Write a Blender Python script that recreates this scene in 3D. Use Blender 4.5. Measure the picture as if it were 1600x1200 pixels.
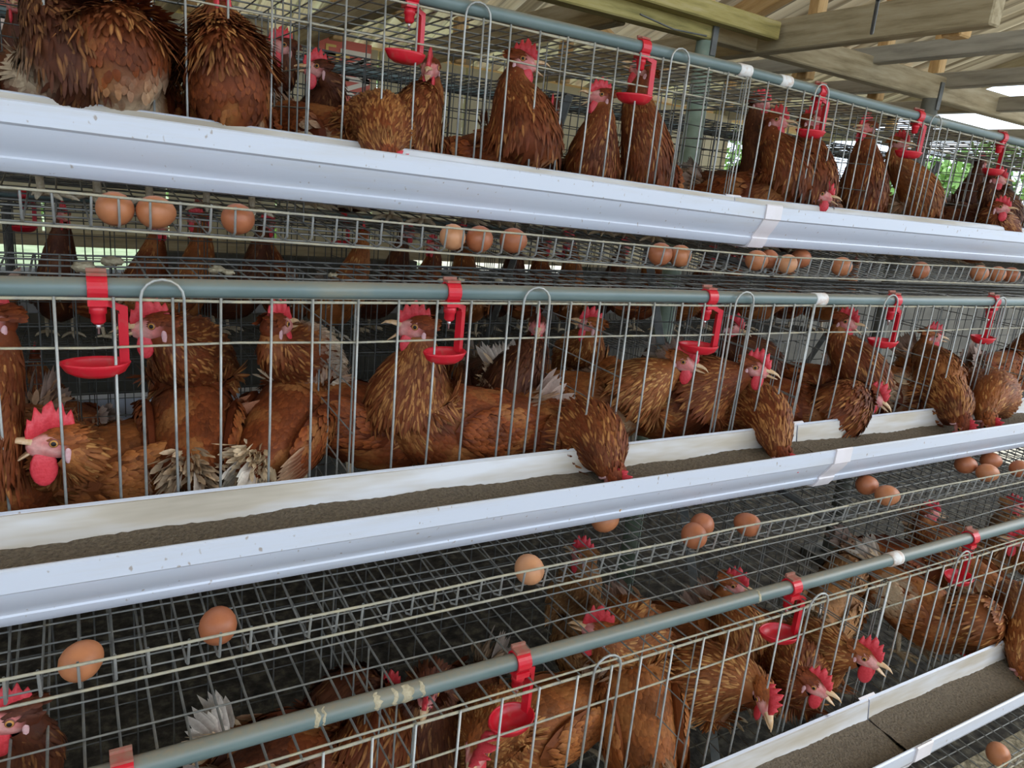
import bpy, math, random
import numpy as np
from mathutils import Vector, Matrix

for o in list(bpy.data.objects): bpy.data.objects.remove(o)
scene = bpy.context.scene
COL = scene.collection
rnd = random.Random(7)
npr = np.random.default_rng(11)

# ------------------------------------------------------------------ camera
EYE = 1.42                      # eye height above the ground; world Z = 0 is the ground
FPX = 1165.0
def _n(v):
    v = np.asarray(v, float); return v / np.linalg.norm(v)
CX = _n([2780 - 800, 490 - 600, FPX])            # world X (along the cages) in camera axes right/down/forward
_dd = _n([350 - 800, 5000 - 600, FPX]); _dd = _n(_dd - (_dd @ CX) * CX)
CZ = -_dd                                        # world up
CY = np.cross(CZ, CX)                            # into the cages
cam_d = bpy.data.cameras.new('camera'); cam = bpy.data.objects.new('camera', cam_d); COL.objects.link(cam)
cam_d.sensor_fit = 'HORIZONTAL'; cam_d.sensor_width = 36.0; cam_d.lens = FPX / 1600 * 36.0
cam_d.clip_start = 0.02; cam_d.clip_end = 200
R_ = Matrix(((CX[0], -CX[1], -CX[2]), (CY[0], -CY[1], -CY[2]), (CZ[0], -CZ[1], -CZ[2])))
cam.matrix_world = Matrix.Translation((0, 0, EYE)) @ R_.to_4x4()
scene.camera = cam

# ------------------------------------------------------------------ daylight
world = bpy.data.worlds.new('overcast'); scene.world = world; world.use_nodes = True
wn = world.node_tree; wn.nodes.clear()
wo = wn.nodes.new('ShaderNodeOutputWorld'); wb = wn.nodes.new('ShaderNodeBackground')
wb.inputs['Color'].default_value = (0.74, 0.86, 1.0, 1); wb.inputs['Strength'].default_value = 2.6
wn.links.new(wb.outputs[0], wo.inputs[0])
sun_d = bpy.data.lights.new('hazy_sun', 'SUN'); sun_d.energy = 2.0; sun_d.angle = math.radians(40); sun_d.color = (1, 0.97, 0.92)
sun = bpy.data.objects.new('hazy_sun', sun_d); COL.objects.link(sun)
sun.rotation_euler = Vector((-0.66, 0.45, -0.60)).to_track_quat('-Z', 'Y').to_euler()
vs = scene.view_settings
vs.view_transform = 'Standard'; vs.look = 'None'; vs.gamma = 1.0; vs.use_curve_mapping = False
vs.exposure = 0.10

# ------------------------------------------------------------------ measuring helpers
def ray(u, v):
    r = np.array([u - 800.0, v - 600.0, FPX]); return np.array([r @ CX, r @ CY, r @ CZ])
def at(u, v, Y):
    """world point seen at photo pixel (u, v) at depth Y behind the eye"""
    r = ray(u, v); p = r * (Y / r[1]); return np.array([p[0], p[1], p[2] + EYE])
def azim(u, v):
    r = ray(u, v); return math.degrees(math.atan2(r[1], r[0]))

# ------------------------------------------------------------------ materials
def mat(name):
    m = bpy.data.materials.new(name); m.use_nodes = True
    nt = m.node_tree; b = nt.nodes['Principled BSDF']
    return m, nt, b
def noise(nt, scale, detail=4, rough=0.6, coord='Object', stretch=None):
    tc = nt.nodes.new('ShaderNodeTexCoord'); nz = nt.nodes.new('ShaderNodeTexNoise')
    nz.inputs['Scale'].default_value = scale; nz.inputs['Detail'].default_value = detail; nz.inputs['Roughness'].default_value = rough
    if stretch:
        mp = nt.nodes.new('ShaderNodeMapping'); mp.inputs['Scale'].default_value = stretch
        nt.links.new(tc.outputs[coord], mp.inputs[0]); nt.links.new(mp.outputs[0], nz.inputs['Vector'])
    else:
        nt.links.new(tc.outputs[coord], nz.inputs['Vector'])
    return nz
def ramp(nt, src, stops):
    r = nt.nodes.new('ShaderNodeValToRGB'); e = r.color_ramp.elements
    while len(e) < len(stops): e.new(0.5)
    for i, (p, c) in enumerate(stops):
        e[i].position = p; e[i].color = (*c, 1)
    nt.links.new(src, r.inputs[0]); return r
def bump(nt, b, src, strength, dist=0.01):
    bp = nt.nodes.new('ShaderNodeBump'); bp.inputs['Strength'].default_value = strength; bp.inputs['Distance'].default_value = dist
    nt.links.new(src, bp.inputs['Height']); nt.links.new(bp.outputs[0], b.inputs['Normal'])
def simple(name, stops, scale, rough, metal=0.0, bmp=0.0, stretch=None, spec=0.5, bdist=0.01):
    m, nt, b = mat(name); nz = noise(nt, scale, stretch=stretch)
    r = ramp(nt, nz.outputs['Fac'], stops); nt.links.new(r.outputs[0], b.inputs['Base Color'])
    b.inputs['Roughness'].default_value = rough; b.inputs['Metallic'].default_value = metal
    b.inputs['Specular IOR Level'].default_value = spec
    if bmp: bump(nt, b, nz.outputs['Fac'], bmp, bdist)
    return m
def attr_mat(name, rough, spec=0.3, nscale=180, namt=0.35, sss=0.0):
    m, nt, b = mat(name)
    at_ = nt.nodes.new('ShaderNodeVertexColor'); at_.layer_name = 'Col'
    nz = noise(nt, nscale, 3)
    mr = nt.nodes.new('ShaderNodeMapRange'); mr.inputs['To Min'].default_value = 1 - namt; mr.inputs['To Max'].default_value = 1 + namt
    nt.links.new(nz.outputs['Fac'], mr.inputs[0])
    mx = nt.nodes.new('ShaderNodeVectorMath'); mx.operation = 'SCALE'
    nt.links.new(at_.outputs['Color'], mx.inputs[0]); nt.links.new(mr.outputs[0], mx.inputs['Scale'])
    nt.links.new(mx.outputs[0], b.inputs['Base Color'])
    b.inputs['Roughness'].default_value = rough; b.inputs['Specular IOR Level'].default_value = spec
    if sss:
        b.inputs['Subsurface Weight'].default_value = sss; b.inputs['Subsurface Radius'].default_value = (0.006, 0.002, 0.001)
        b.inputs['Subsurface Scale'].default_value = 1.0
    return m
M = {}
M['wire'] = simple('galvanised_wire', [(0.3, (0.30, 0.31, 0.30)), (0.55, (0.46, 0.47, 0.45)), (0.75, (0.40, 0.36, 0.27))], 35, 0.5, 0.45)
M['wire_shade'] = simple('shaded_wire', [(0.3, (0.16, 0.165, 0.16)), (0.6, (0.27, 0.27, 0.25)), (0.78, (0.32, 0.28, 0.2))], 40, 0.6, 0.25)  # darker copy of the galvanised wire, painting shade onto the inner panels
M['wire_deep_shade'] = simple('deep_shade_wire', [(0.3, (0.055, 0.056, 0.055)), (0.6, (0.10, 0.10, 0.095)), (0.78, (0.13, 0.115, 0.085))], 40, 0.7, 0.2)  # darkest wire copy: shade of back panels and far row put into the colour
M['wire_dirty'] = simple('dusty_wire', [(0.3, (0.30, 0.29, 0.25)), (0.5, (0.42, 0.39, 0.30)), (0.7, (0.50, 0.44, 0.29))], 50, 0.75, 0.15, 0.4)
M['pipe'] = simple('grey_pvc', [(0.32, (0.10, 0.155, 0.155)), (0.62, (0.155, 0.21, 0.205)), (0.80, (0.30, 0.27, 0.19))], 14, 0.38, 0, 0.08, (0.35, 1, 1))
def dust_top(m):                                      # dust settled on top of the pipe
    nt = m.node_tree; b = nt.nodes['Principled BSDF']; src = b.inputs['Base Color'].links[0].from_socket
    g = nt.nodes.new('ShaderNodeNewGeometry'); sp = nt.nodes.new('ShaderNodeSeparateXYZ'); nt.links.new(g.outputs['Normal'], sp.inputs[0])
    mr = nt.nodes.new('ShaderNodeMapRange'); mr.inputs['From Min'].default_value = 0.25; mr.inputs['From Max'].default_value = 0.95; nt.links.new(sp.outputs[2], mr.inputs[0])
    nz = noise(nt, 120, 5, 0.7); ml = nt.nodes.new('ShaderNodeMath'); ml.operation = 'MULTIPLY'; nt.links.new(mr.outputs[0], ml.inputs[0]); nt.links.new(nz.outputs['Fac'], ml.inputs[1])
    m2 = nt.nodes.new('ShaderNodeMath'); m2.operation = 'MULTIPLY'; m2.use_clamp = True; nt.links.new(ml.outputs[0], m2.inputs[0]); m2.inputs[1].default_value = 1.5
    mx = nt.nodes.new('ShaderNodeMix'); mx.data_type = 'RGBA'; nt.links.new(m2.outputs[0], mx.inputs[0]); nt.links.new(src, mx.inputs[6]); mx.inputs[7].default_value = (0.24, 0.205, 0.145, 1)
    nt.links.new(mx.outputs[2], b.inputs['Base Color'])
dust_top(M['pipe'])
def trough_mat():
    m, nt, b = mat('white_trough_pvc')
    n1 = noise(nt, 5, 6, 0.7, stretch=(0.25, 1, 3)); r1 = ramp(nt, n1.outputs['Fac'], [(0.50, (0.63, 0.67, 0.76)), (0.78, (0.57, 0.56, 0.55))])
    n2 = noise(nt, 150, 1, 0.4, stretch=(1, 1, 0.6)); r2 = ramp(nt, n2.outputs['Fac'], [(0.73, (1, 1, 1)), (0.80, (0.55, 0.42, 0.30))])
    mx = nt.nodes.new('ShaderNodeMix'); mx.data_type = 'RGBA'; mx.blend_type = 'MULTIPLY'; mx.inputs[0].default_value = 0.8
    nt.links.new(r1.outputs[0], mx.inputs[6]); nt.links.new(r2.outputs[0], mx.inputs[7]); nt.links.new(mx.outputs[2], b.inputs['Base Color'])
    b.inputs['Roughness'].default_value = 0.32
    return m
M['trough'] = trough_mat()
M['trough_in'] = simple('dusty_trough_inside', [(0.40, (0.72, 0.73, 0.76)), (0.60, (0.52, 0.46, 0.37)), (0.8, (0.30, 0.25, 0.18))], 6, 0.55, 0, 0, (0.35, 1, 2.5))
M['sleeve'] = simple('pinkish_white_sleeve', [(0.4, (0.82, 0.77, 0.80)), (0.75, (0.72, 0.68, 0.68))], 20, 0.4)
M['coupling'] = simple('white_coupling', [(0.45, (0.78, 0.77, 0.75)), (0.62, (0.62, 0.50, 0.42)), (0.75, (0.40, 0.25, 0.15))], 60, 0.55)
M['feed'] = simple('mash_feed', [(0.3, (0.13, 0.105, 0.08)), (0.5, (0.19, 0.155, 0.115)), (0.75, (0.27, 0.22, 0.16))], 220, 0.95, 0, 0.9, None, 0.1)
def red_mat():
    m, nt, b = mat('red_drinker_plastic')
    nz = noise(nt, 80, 3); r = ramp(nt, nz.outputs['Fac'], [(0.55, (0.62, 0.012, 0.028)), (0.85, (0.50, 0.10, 0.08))])
    nt.links.new(r.outputs[0], b.inputs['Base Color']); b.inputs['Roughness'].default_value = 0.33
    return m
M['red'] = red_mat()
M['dust_red'] = simple('dusty_red', [(0.35, (0.40, 0.08, 0.06)), (0.6, (0.30, 0.17, 0.12))], 40, 0.8)
M['pin'] = simple('steel_pin', [(0.3, (0.6, 0.6, 0.6)), (0.7, (0.8, 0.8, 0.8))], 10, 0.3, 0.8)
M['plume'] = attr_mat('plumage', 0.62, 0.25, 220, 0.30)
M['skin'] = attr_mat('bare_skin', 0.5, 0.4, 420, 0.22, 0.0)
M['comb'] = simple('red_comb', [(0.3, (0.62, 0.028, 0.042)), (0.7, (0.74, 0.068, 0.09))], 300, 0.45, 0, 0.3, None, 0.5, 0.002)
M['beak'] = simple('horn_beak', [(0.35, (0.60, 0.36, 0.17)), (0.7, (0.74, 0.55, 0.36))], 150, 0.4)
M['ear'] = simple('pale_earlobe', [(0.35, (0.62, 0.32, 0.34)), (0.7, (0.70, 0.46, 0.47))], 200, 0.5)
M['shank'] = simple('scaly_shank', [(0.35, (0.48, 0.38, 0.24)), (0.7, (0.66, 0.57, 0.44))], 220, 0.6, 0, 0.5, None, 0.4, 0.003)
M['egg'] = simple('brown_eggshell', [(0.3, (0.46, 0.165, 0.065)), (0.75, (0.55, 0.22, 0.095))], 40, 0.45, 0, 0.05)
M['egg_light'] = simple('light_brown_eggshell', [(0.3, (0.58, 0.26, 0.12)), (0.75, (0.66, 0.33, 0.165))], 40, 0.45, 0, 0.05)
M['egg_dark'] = simple('dark_brown_eggshell', [(0.3, (0.37, 0.115, 0.045)), (0.75, (0.46, 0.16, 0.068))], 40, 0.45, 0, 0.05)
M['steel'] = simple('dull_steel', [(0.3, (0.10, 0.11, 0.11)), (0.7, (0.20, 0.20, 0.19))], 20, 0.6, 0.5)
def wood(name, a, b2, c):
    m, nt, b = mat(name)
    n1 = noise(nt, 9, 6, 0.65, stretch=(0.6, 6, 6)); r = ramp(nt, n1.outputs['Fac'], [(0.28, a), (0.5, b2), (0.72, c)])
    nt.links.new(r.outputs[0], b.inputs['Base Color']); b.inputs['Roughness'].default_value = 0.8
    bump(nt, b, n1.outputs['Fac'], 0.3, 0.004); return m
M['wood'] = wood('weathered_plank', (0.20, 0.155, 0.08), (0.37, 0.30, 0.18), (0.46, 0.39, 0.26))
M['wood_moss'] = wood('mossy_yellow_plank', (0.20, 0.17, 0.05), (0.40, 0.33, 0.11), (0.48, 0.40, 0.20))
M['wood_new'] = wood('fresh_orange_timber', (0.42, 0.24, 0.09), (0.60, 0.38, 0.16), (0.68, 0.48, 0.25))
M['wood_grey'] = wood('grey_plank', (0.27, 0.25, 0.20), (0.40, 0.37, 0.30), (0.48, 0.45, 0.37))
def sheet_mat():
    m, nt, b = mat('corrugated_sheet'); nz = noise(nt, 1.0, 3, 0.6, stretch=(24, 0.25, 0.25)); r = ramp(nt, nz.outputs['Fac'], [(0.40, (0.26, 0.20, 0.12)), (0.50, (0.66, 0.55, 0.37)), (0.62, (0.82, 0.71, 0.50))])   # light and dark streaks paint in the shading of the flutes
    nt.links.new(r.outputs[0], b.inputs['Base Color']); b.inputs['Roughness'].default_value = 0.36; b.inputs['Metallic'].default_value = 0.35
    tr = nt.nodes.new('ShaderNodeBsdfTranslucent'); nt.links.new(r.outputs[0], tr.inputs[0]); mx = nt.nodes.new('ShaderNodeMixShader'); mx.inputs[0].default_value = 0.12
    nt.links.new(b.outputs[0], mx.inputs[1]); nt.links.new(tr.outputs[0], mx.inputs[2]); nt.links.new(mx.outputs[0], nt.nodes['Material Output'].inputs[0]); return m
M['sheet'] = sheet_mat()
M['post_green'] = simple('green_painted_post', [(0.3, (0.16, 0.22, 0.16)), (0.6, (0.27, 0.34, 0.27)), (0.8, (0.45, 0.42, 0.3))], 12, 0.55)
M['post_dark'] = simple('dark_weathered_post', [(0.3, (0.09, 0.10, 0.09)), (0.7, (0.20, 0.20, 0.17))], 12, 0.7)
M['wall'] = simple('beige_panel', [(0.3, (0.46, 0.40, 0.24)), (0.7, (0.58, 0.51, 0.34))], 3, 0.85)
M['block'] = simple('shaded_block', [(0.3, (0.045, 0.042, 0.035)), (0.7, (0.10, 0.092, 0.075))], 5, 0.9, 0, 0.3)  # block colour darkened so the low back wall reads as lying in shade
M['banner'] = simple('red_banner', [(0.3, (0.66, 0.13, 0.09)), (0.7, (0.74, 0.20, 0.14))], 5, 0.6)
M['banner_pale'] = simple('pale_banner', [(0.3, (0.80, 0.62, 0.52)), (0.7, (0.84, 0.70, 0.60))], 5, 0.6)
M['ink_yellow'] = simple('yellow_print', [(0.3, (0.80, 0.55, 0.14)), (0.7, (0.84, 0.6, 0.2))], 5, 0.6)
M['ink_white'] = simple('white_print', [(0.3, (0.84, 0.76, 0.62)), (0.7, (0.88, 0.8, 0.68))], 5, 0.6)
M['ink_brown'] = simple('brown_print', [(0.3, (0.2, 0.08, 0.04)), (0.7, (0.25, 0.1, 0.05))], 5, 0.6)
M['ground'] = simple('litter_ground', [(0.3, (0.016, 0.014, 0.012)), (0.5, (0.04, 0.035, 0.028)), (0.75, (0.12, 0.105, 0.075))], 26, 0.95, 0, 0.8, None, 0.1)  # manure, its colour darkened further to paint the shade under the cages
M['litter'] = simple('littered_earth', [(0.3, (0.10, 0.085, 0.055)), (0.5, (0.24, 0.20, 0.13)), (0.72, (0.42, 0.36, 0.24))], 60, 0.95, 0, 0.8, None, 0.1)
M['yard'] = simple('sandy_yard', [(0.3, (0.56, 0.48, 0.35)), (0.7, (0.68, 0.60, 0.46))], 2, 0.95)
M['path'] = simple('sandy_path', [(0.3, (0.50, 0.46, 0.38)), (0.7, (0.62, 0.57, 0.48))], 4, 0.9, 0, 0.3)
M['grass'] = simple('grass_ground', [(0.3, (0.20, 0.25, 0.11)), (0.7, (0.36, 0.40, 0.22))], 3, 0.9)
M['leaf'] = simple('green_leaves', [(0.3, (0.08, 0.20, 0.03)), (0.6, (0.25, 0.42, 0.10)), (0.8, (0.40, 0.55, 0.2))], 2.5, 0.6)
M['bark'] = simple('bark', [(0.3, (0.12, 0.09, 0.06)), (0.7, (0.25, 0.2, 0.14))], 9, 0.9)
M['dung'] = simple('dried_droppings', [(0.3, (0.33, 0.28, 0.18)), (0.7, (0.55, 0.48, 0.33))], 90, 0.95, 0, 0.5)

# ------------------------------------------------------------------ mesh helpers
class MB:
    def __init__(s): s.v = []; s.f = []; s.c = []; s.m = []; s.n = 0; s.nr = []
    def add(s, v, f, col=None, mi=0, nrm=None):
        v = np.asarray(v, float).reshape(-1, 3); k = s.n
        s.v.append(v); s.n += len(v)
        s.f.extend([tuple(i + k for i in q) for q in f]); s.m.extend([mi] * len(f))
        if nrm is not None: s.nr.append(nrm)
        if col is None: col = (0.5, 0.5, 0.5)
        c = np.asarray(col, float)
        if c.ndim == 1: c = np.tile(c, (len(v), 1))
        s.c.append(c)
    def mesh(s, name, mats, smooth=True, color=False):
        me = bpy.data.meshes.new(name)
        v = np.concatenate(s.v) if s.v else np.zeros((0, 3))
        me.from_pydata(v.tolist(), [], s.f)
        if not isinstance(mats, (list, tuple)): mats = [mats]
        for m in mats: me.materials.append(m)
        if smooth: me.polygons.foreach_set('use_smooth', [True] * len(me.polygons))
        if len(mats) > 1: me.polygons.foreach_set('material_index', s.m)
        if color:
            a = me.color_attributes.new('Col', 'FLOAT_COLOR', 'POINT')
            c = np.concatenate(s.c); c4 = np.ones((len(c), 4)); c4[:, :3] = c
            a.data.foreach_set('color', c4.ravel())
        me.update()
        if s.nr and sum(len(q) for q in s.nr) == len(v): me.normals_split_custom_set_from_vertices(np.concatenate(s.nr).tolist())
        return me
    def build(s, name, mats, parent=None, smooth=True, color=False):
        return link(name, s.mesh(name, mats, smooth, color), parent)
def link(name, me, parent=None):
    o = bpy.data.objects.new(name, me); COL.objects.link(o)
    if parent is not None: o.parent = parent
    return o
def empty(name, loc=(0, 0, 0), rz=0.0):
    o = bpy.data.objects.new(name, None); COL.objects.link(o); o.location = loc; o.rotation_euler = (0, 0, rz); o.empty_display_size = 0.05
    return o
def tag(o, label=None, cat=None, group=None, kind=None):
    if label: o['label'] = label
    if cat: o['category'] = cat
    if group: o['group'] = group
    if kind: o['kind'] = kind
    return o
def sweep(mb, pts, r, n=5, col=None, mi=0, cap=False):
    pts = np.asarray(pts, float); k = len(pts)
    T = np.zeros_like(pts); T[1:-1] = pts[2:] - pts[:-2]; T[0] = pts[1] - pts[0]; T[-1] = pts[-1] - pts[-2]
    T /= np.linalg.norm(T, axis=1)[:, None]
    ref = np.array([0, 0, 1.0]) if abs(T[0][2]) < 0.8 else np.array([1.0, 0, 0])
    S = np.cross(ref, T[0]); S /= np.linalg.norm(S); vs_ = []
    rr = np.broadcast_to(np.asarray(r, float), (k,))
    ang = np.arange(n) * 2 * math.pi / n
    for i in range(k):
        S = S - T[i] * (S @ T[i]); S /= np.linalg.norm(S); N = np.cross(T[i], S)
        vs_.append(pts[i] + rr[i] * (np.cos(ang)[:, None] * S + np.sin(ang)[:, None] * N))
    f = [(i * n + j, i * n + (j + 1) % n, (i + 1) * n + (j + 1) % n, (i + 1) * n + j) for i in range(k - 1) for j in range(n)]
    if cap: f += [tuple(range(n))[::-1], tuple((k - 1) * n + j for j in range(n))]
    mb.add(np.concatenate(vs_), f, col, mi)
def box(mb, lo, hi, mi=0, col=None, rot=None, org=None):
    x0, y0, z0 = lo; x1, y1, z1 = hi
    v = np.array([(x0, y0, z0), (x1, y0, z0), (x1, y1, z0), (x0, y1, z0), (x0, y0, z1), (x1, y0, z1), (x1, y1, z1), (x0, y1, z1)], float)
    mb.add(v, [(3, 2, 1, 0), (4, 5, 6, 7), (0, 1, 5, 4), (1, 2, 6, 5), (2, 3, 7, 6), (3, 0, 4, 7)], col, mi)
def ellipsoid(mb, c, ax, radii, nu=10, nv=6, col=None, mi=0):
    """ax: 3 rows of axes"""
    c = np.asarray(c, float); ax = np.asarray(ax, float); V = [c + ax[2] * radii[2]]; F = []
    for i in range(1, nv):
        t = math.pi * i / nv
        for j in range(nu):
            p = 2 * math.pi * j / nu
            V.append(c + ax[0] * radii[0] * math.sin(t) * math.cos(p) + ax[1] * radii[1] * math.sin(t) * math.sin(p) + ax[2] * radii[2] * math.cos(t))
    V.append(c - ax[2] * radii[2]); L = len(V) - 1
    for j in range(nu):
        F.append((0, 1 + j, 1 + (j + 1) % nu)); F.append((L, L - nu + (j + 1) % nu, L - nu + j))
    for i in range(nv - 2):
        for j in range(nu):
            a = 1 + i * nu + j; b = 1 + i * nu + (j + 1) % nu
            F.append((a, a + nu, b + nu, b))
    mb.add(np.array(V), F, col, mi)
def extrude_profile(mb, prof, x0, x1, mi=0, closed=True, nx=1, zfun=None):
    """prof: list of (y, z); extruded along X"""
    k = len(prof); V = []
    xs = np.linspace(x0, x1, nx + 1)
    for x in xs:
        dz = zfun(x) if zfun else 0
        V += [(x, y, z + dz) for y, z in prof]
    F = []
    for i in range(nx):
        for j in range(k if closed else k - 1):
            a = i * k + j; b = i * k + (j + 1) % k
            F.append((a, b, b + k, a + k))
    if closed: F += [tuple(range(k))[::-1], tuple(nx * k + j for j in range(k))]
    mb.add(np.array(V), F, None, mi)

# ------------------------------------------------------------------ tier layout (metres)
CELL = 0.4725; X0 = -0.605; UNIT = 4 * CELL           # cages come in units of four cells
DEPTH = 0.40
class Tier: pass
TIERS = {}
for nm, yf, zp, pz, pd, tz in (('top', 1.247, 0.2916, 0.2896, 0.0125, 0.273), ('middle', 0.97, -0.166, -0.160, 0.0125, -0.1727), ('bottom', 0.69, -0.630, -0.618, 0.035, -0.641)):
    t = Tier(); t.pz = pz + EYE; t.pd = pd; t.tz = tz + EYE; t.name = nm; t.yf = yf; t.zp = zp + EYE; t.s = 1; t.far = False; TIERS[nm] = t
MIRROR = 1.80
for nm in ('top', 'middle', 'bottom'):
    a = TIERS[nm]; t = Tier(); t.pz = a.pz; t.pd = a.pd; t.tz = a.tz; t.name = nm; t.yf = 2 * MIRROR - a.yf; t.zp = a.zp; t.s = -1; t.far = True; TIERS['far_' + nm] = t
def sag(t, X):                                       # the top row's floor and trough hang a little lower at its joint
    return float(np.interp(X, [-0.7, -0.1, 1.285, 3.3], [0.026, 0.0165, -0.0145, -0.012])) if t.name == 'top' and not t.far else 0.0
def psag(t, X):                                      # so does its pipe towards the far end
    return float(np.interp(X, [-0.7, 0.55, 1.25, 2.7, 3.3], [-0.008, -0.006, 0.0, -0.026, -0.03])) if t.name == 'top' and not t.far else 0.0
def fz(t, Y, X=0.6):                                 # height of the sloping wire floor
    return t.zp - 0.3914 + 0.10 * (Y - t.yf) * t.s + sag(t, X)
def on_floor(u, v, t, lift):                         # photo pixel -> point resting `lift` above that tier's floor
    r = ray(u, v); X = 0.6
    for _ in range(4):
        k = (t.zp - 0.3914 - 0.10 * t.yf + lift + sag(t, X) - EYE) / (r[2] - 0.10 * r[1]); X = r[0] * k
    return np.array([r[0] * k, r[1] * k, EYE + r[2] * k])

# ================================================================== SETTING
for (x0_, x1_, y0_, y1_, z1_, m_, lab) in ((-30, 5.2, 0.80, 3.6, 0.0, 'ground', 'manure covered earth floor under the cages, colour darkened for shade'), (-30, 5.2, 0.2, 0.80, -0.003, 'litter', 'yellowish littered earth strip along the foot of the cages'),
                                          (-30, 5.2, -2.1, 0.2, -0.005, 'path', 'pale sandy aisle floor in front of the cages'), (5.2, 40, -30, 40, -0.006, 'yard', 'bright sandy yard beyond the right end of the shed'),
                                          (-30, 5.2, -30, -2.1, -0.006, 'yard', 'bright sandy yard in front of the shed'), (-30, 5.2, 3.6, 40, -0.006, 'grass', 'grassy ground behind the shed')):
    mb = MB(); box(mb, (x0_, y0_, -0.08), (x1_, y1_, z1_)); o = mb.build('floor', M[m_], smooth=False); tag(o, lab, 'floor', kind='structure')

# back wall: beige upper panels hung on rails, open below
WY = 3.3
wall = empty('wall_back', (0, WY, 0)); tag(wall, 'beige panelled wall behind the far cage row', 'wall', kind='structure')
x = -3.0
while x < 3.2:
    mb = MB(); w = 0.42; box(mb, (x, -0.012, EYE - 0.34), (x + w - 0.012, 0.012, EYE + 0.50)); p = mb.build('panel', M['wall'], wall, False); x += w
mb = MB(); box(mb, (-3.0, -0.03, EYE - 0.38), (3.36, 0.03, EYE - 0.33)); mb.build('rail', M['wood'], wall, False)
for (xa, xb, zh) in ((-4.4, -0.35, 1.04), (-0.35, 0.27, 0.945), (0.27, 1.4, 1.04), (1.4, 2.4, 0.99), (2.4, 3.36, 1.04), (3.36, 10.0, 1.22)):
    mb = MB(); box(mb, (xa, -0.08, 0), (xb, 0.08, zh)); mb.build('plinth', M['block'], wall, False)
for x in (-2.9, -1.1, 0.7, 2.5, 3.3):
    mb = MB(); box(mb, (x - 0.04, 0.015, 0), (x + 0.04, 0.09, EYE + 0.55)); mb.build('stud', M['wood'], wall, False)

# unseen low wall behind the camera and boarded end, both added to block light
wf = empty('blocker_wall_front', (0, -2.0, 0)); tag(wf, 'unseen low block wall added behind the camera to cut low light', 'wall', kind='structure')
mb = MB(); box(mb, (-4.4, -0.08, 0), (8.0, 0.08, 1.05)); mb.build('plinth', M['block'], wf, False)  # body of the added light-blocking wall
mb = MB(); box(mb, (-4.4, -0.10, 1.05), (8.0, 0.10, 1.09)); mb.build('blocker_coping', M['wood_grey'], wf, False)
wl = empty('blocker_wall_left', (-4.45, 0, 0)); tag(wl, 'unseen boarded end wall added to block side light', 'wall', kind='structure')
for i in range(15):
    mb = MB(); box(mb, (-0.02, -2.0 + i * 0.355, 0), (0.02, -2.0 + i * 0.355 + 0.348, 2.0)); mb.build('blocker_board', M['wood_grey'], wl, False)
# roof: corrugated sheets falling away to the back, carried on rafters, ties and a plate
ceil = empty('ceiling', (0, 0, 0)); tag(ceil, 'corrugated metal shed roof on timber trusses', 'ceiling', kind='structure')
SL = math.tan(math.radians(17)); RX1 = 4.55
def roofz(Y): return EYE + 1.10 - SL * (Y - 1.78)
pitch = 0.076; amp = 0.019
def sheet_mesh(width):
    n = int(round(width / pitch * 8)); xs = np.linspace(0, width, n + 1); V = []; F = []
    for x in xs:
        dz = amp * math.sin(2 * math.pi * x / pitch)
        V += [(x, -3.2, roofz(-3.2) + dz), (x, 3.75, roofz(3.75) + dz)]
    F = [(2 * i, 2 * i + 1, 2 * i + 3, 2 * i + 2) for i in range(n)]
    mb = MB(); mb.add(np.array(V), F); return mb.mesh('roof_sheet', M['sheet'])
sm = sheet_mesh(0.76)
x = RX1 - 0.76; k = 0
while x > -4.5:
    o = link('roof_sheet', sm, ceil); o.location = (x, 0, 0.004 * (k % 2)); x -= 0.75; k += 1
def beam(name, p0, p1, w, h, m, parent=None):
    """square timber from p0 to p1, w wide, h tall"""
    p0 = np.asarray(p0, float); p1 = np.asarray(p1, float); d = p1 - p0; L = np.linalg.norm(d); d /= L
    side = np.cross(d, (0, 0, 1.0))
    if np.linalg.norm(side) < 0.05: side = np.array([0, 1.0, 0])
    side /= np.linalg.norm(side); upv = np.cross(side, d)
    mb = MB(); b = 0.004
    box(mb, (0, -w / 2, -h / 2), (L, w / 2, h / 2))
    o = mb.build(name, m, parent or ceil, False)
    o.matrix_local = Matrix(((d[0], side[0], upv[0], p0[0]), (d[1], side[1], upv[1], p0[1]), (d[2], side[2], upv[2], p0[2]), (0, 0, 0, 1)))
    bv = o.modifiers.new('bevel', 'BEVEL'); bv.width = b; bv.segments = 1
    return o
YP = 1.78; ZP = EYE + 0.505
beam('plate', (-2.5, YP, ZP), (1.66, YP, ZP), 0.05, 0.085, M['wood_moss'])
beam('plate', (0.9, YP + 0.055, ZP + 0.02), (5.3, YP + 0.055, ZP - 0.01), 0.05, 0.085, M['wood'])
beam('plate', (0.4, YP - 0.05, ZP + 0.035), (1.86, YP - 0.05, ZP + 0.015), 0.045, 0.05, M['wood_moss'])
tie_x = [(-0.1, 0.51), (0.35, 0.515), (0.87, 0.515), (1.38, 0.515), (1.90, 0.515), (2.47, 0.56), (2.92, 0.545), (3.30, 0.51), (4.3, 0.51)]
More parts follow.
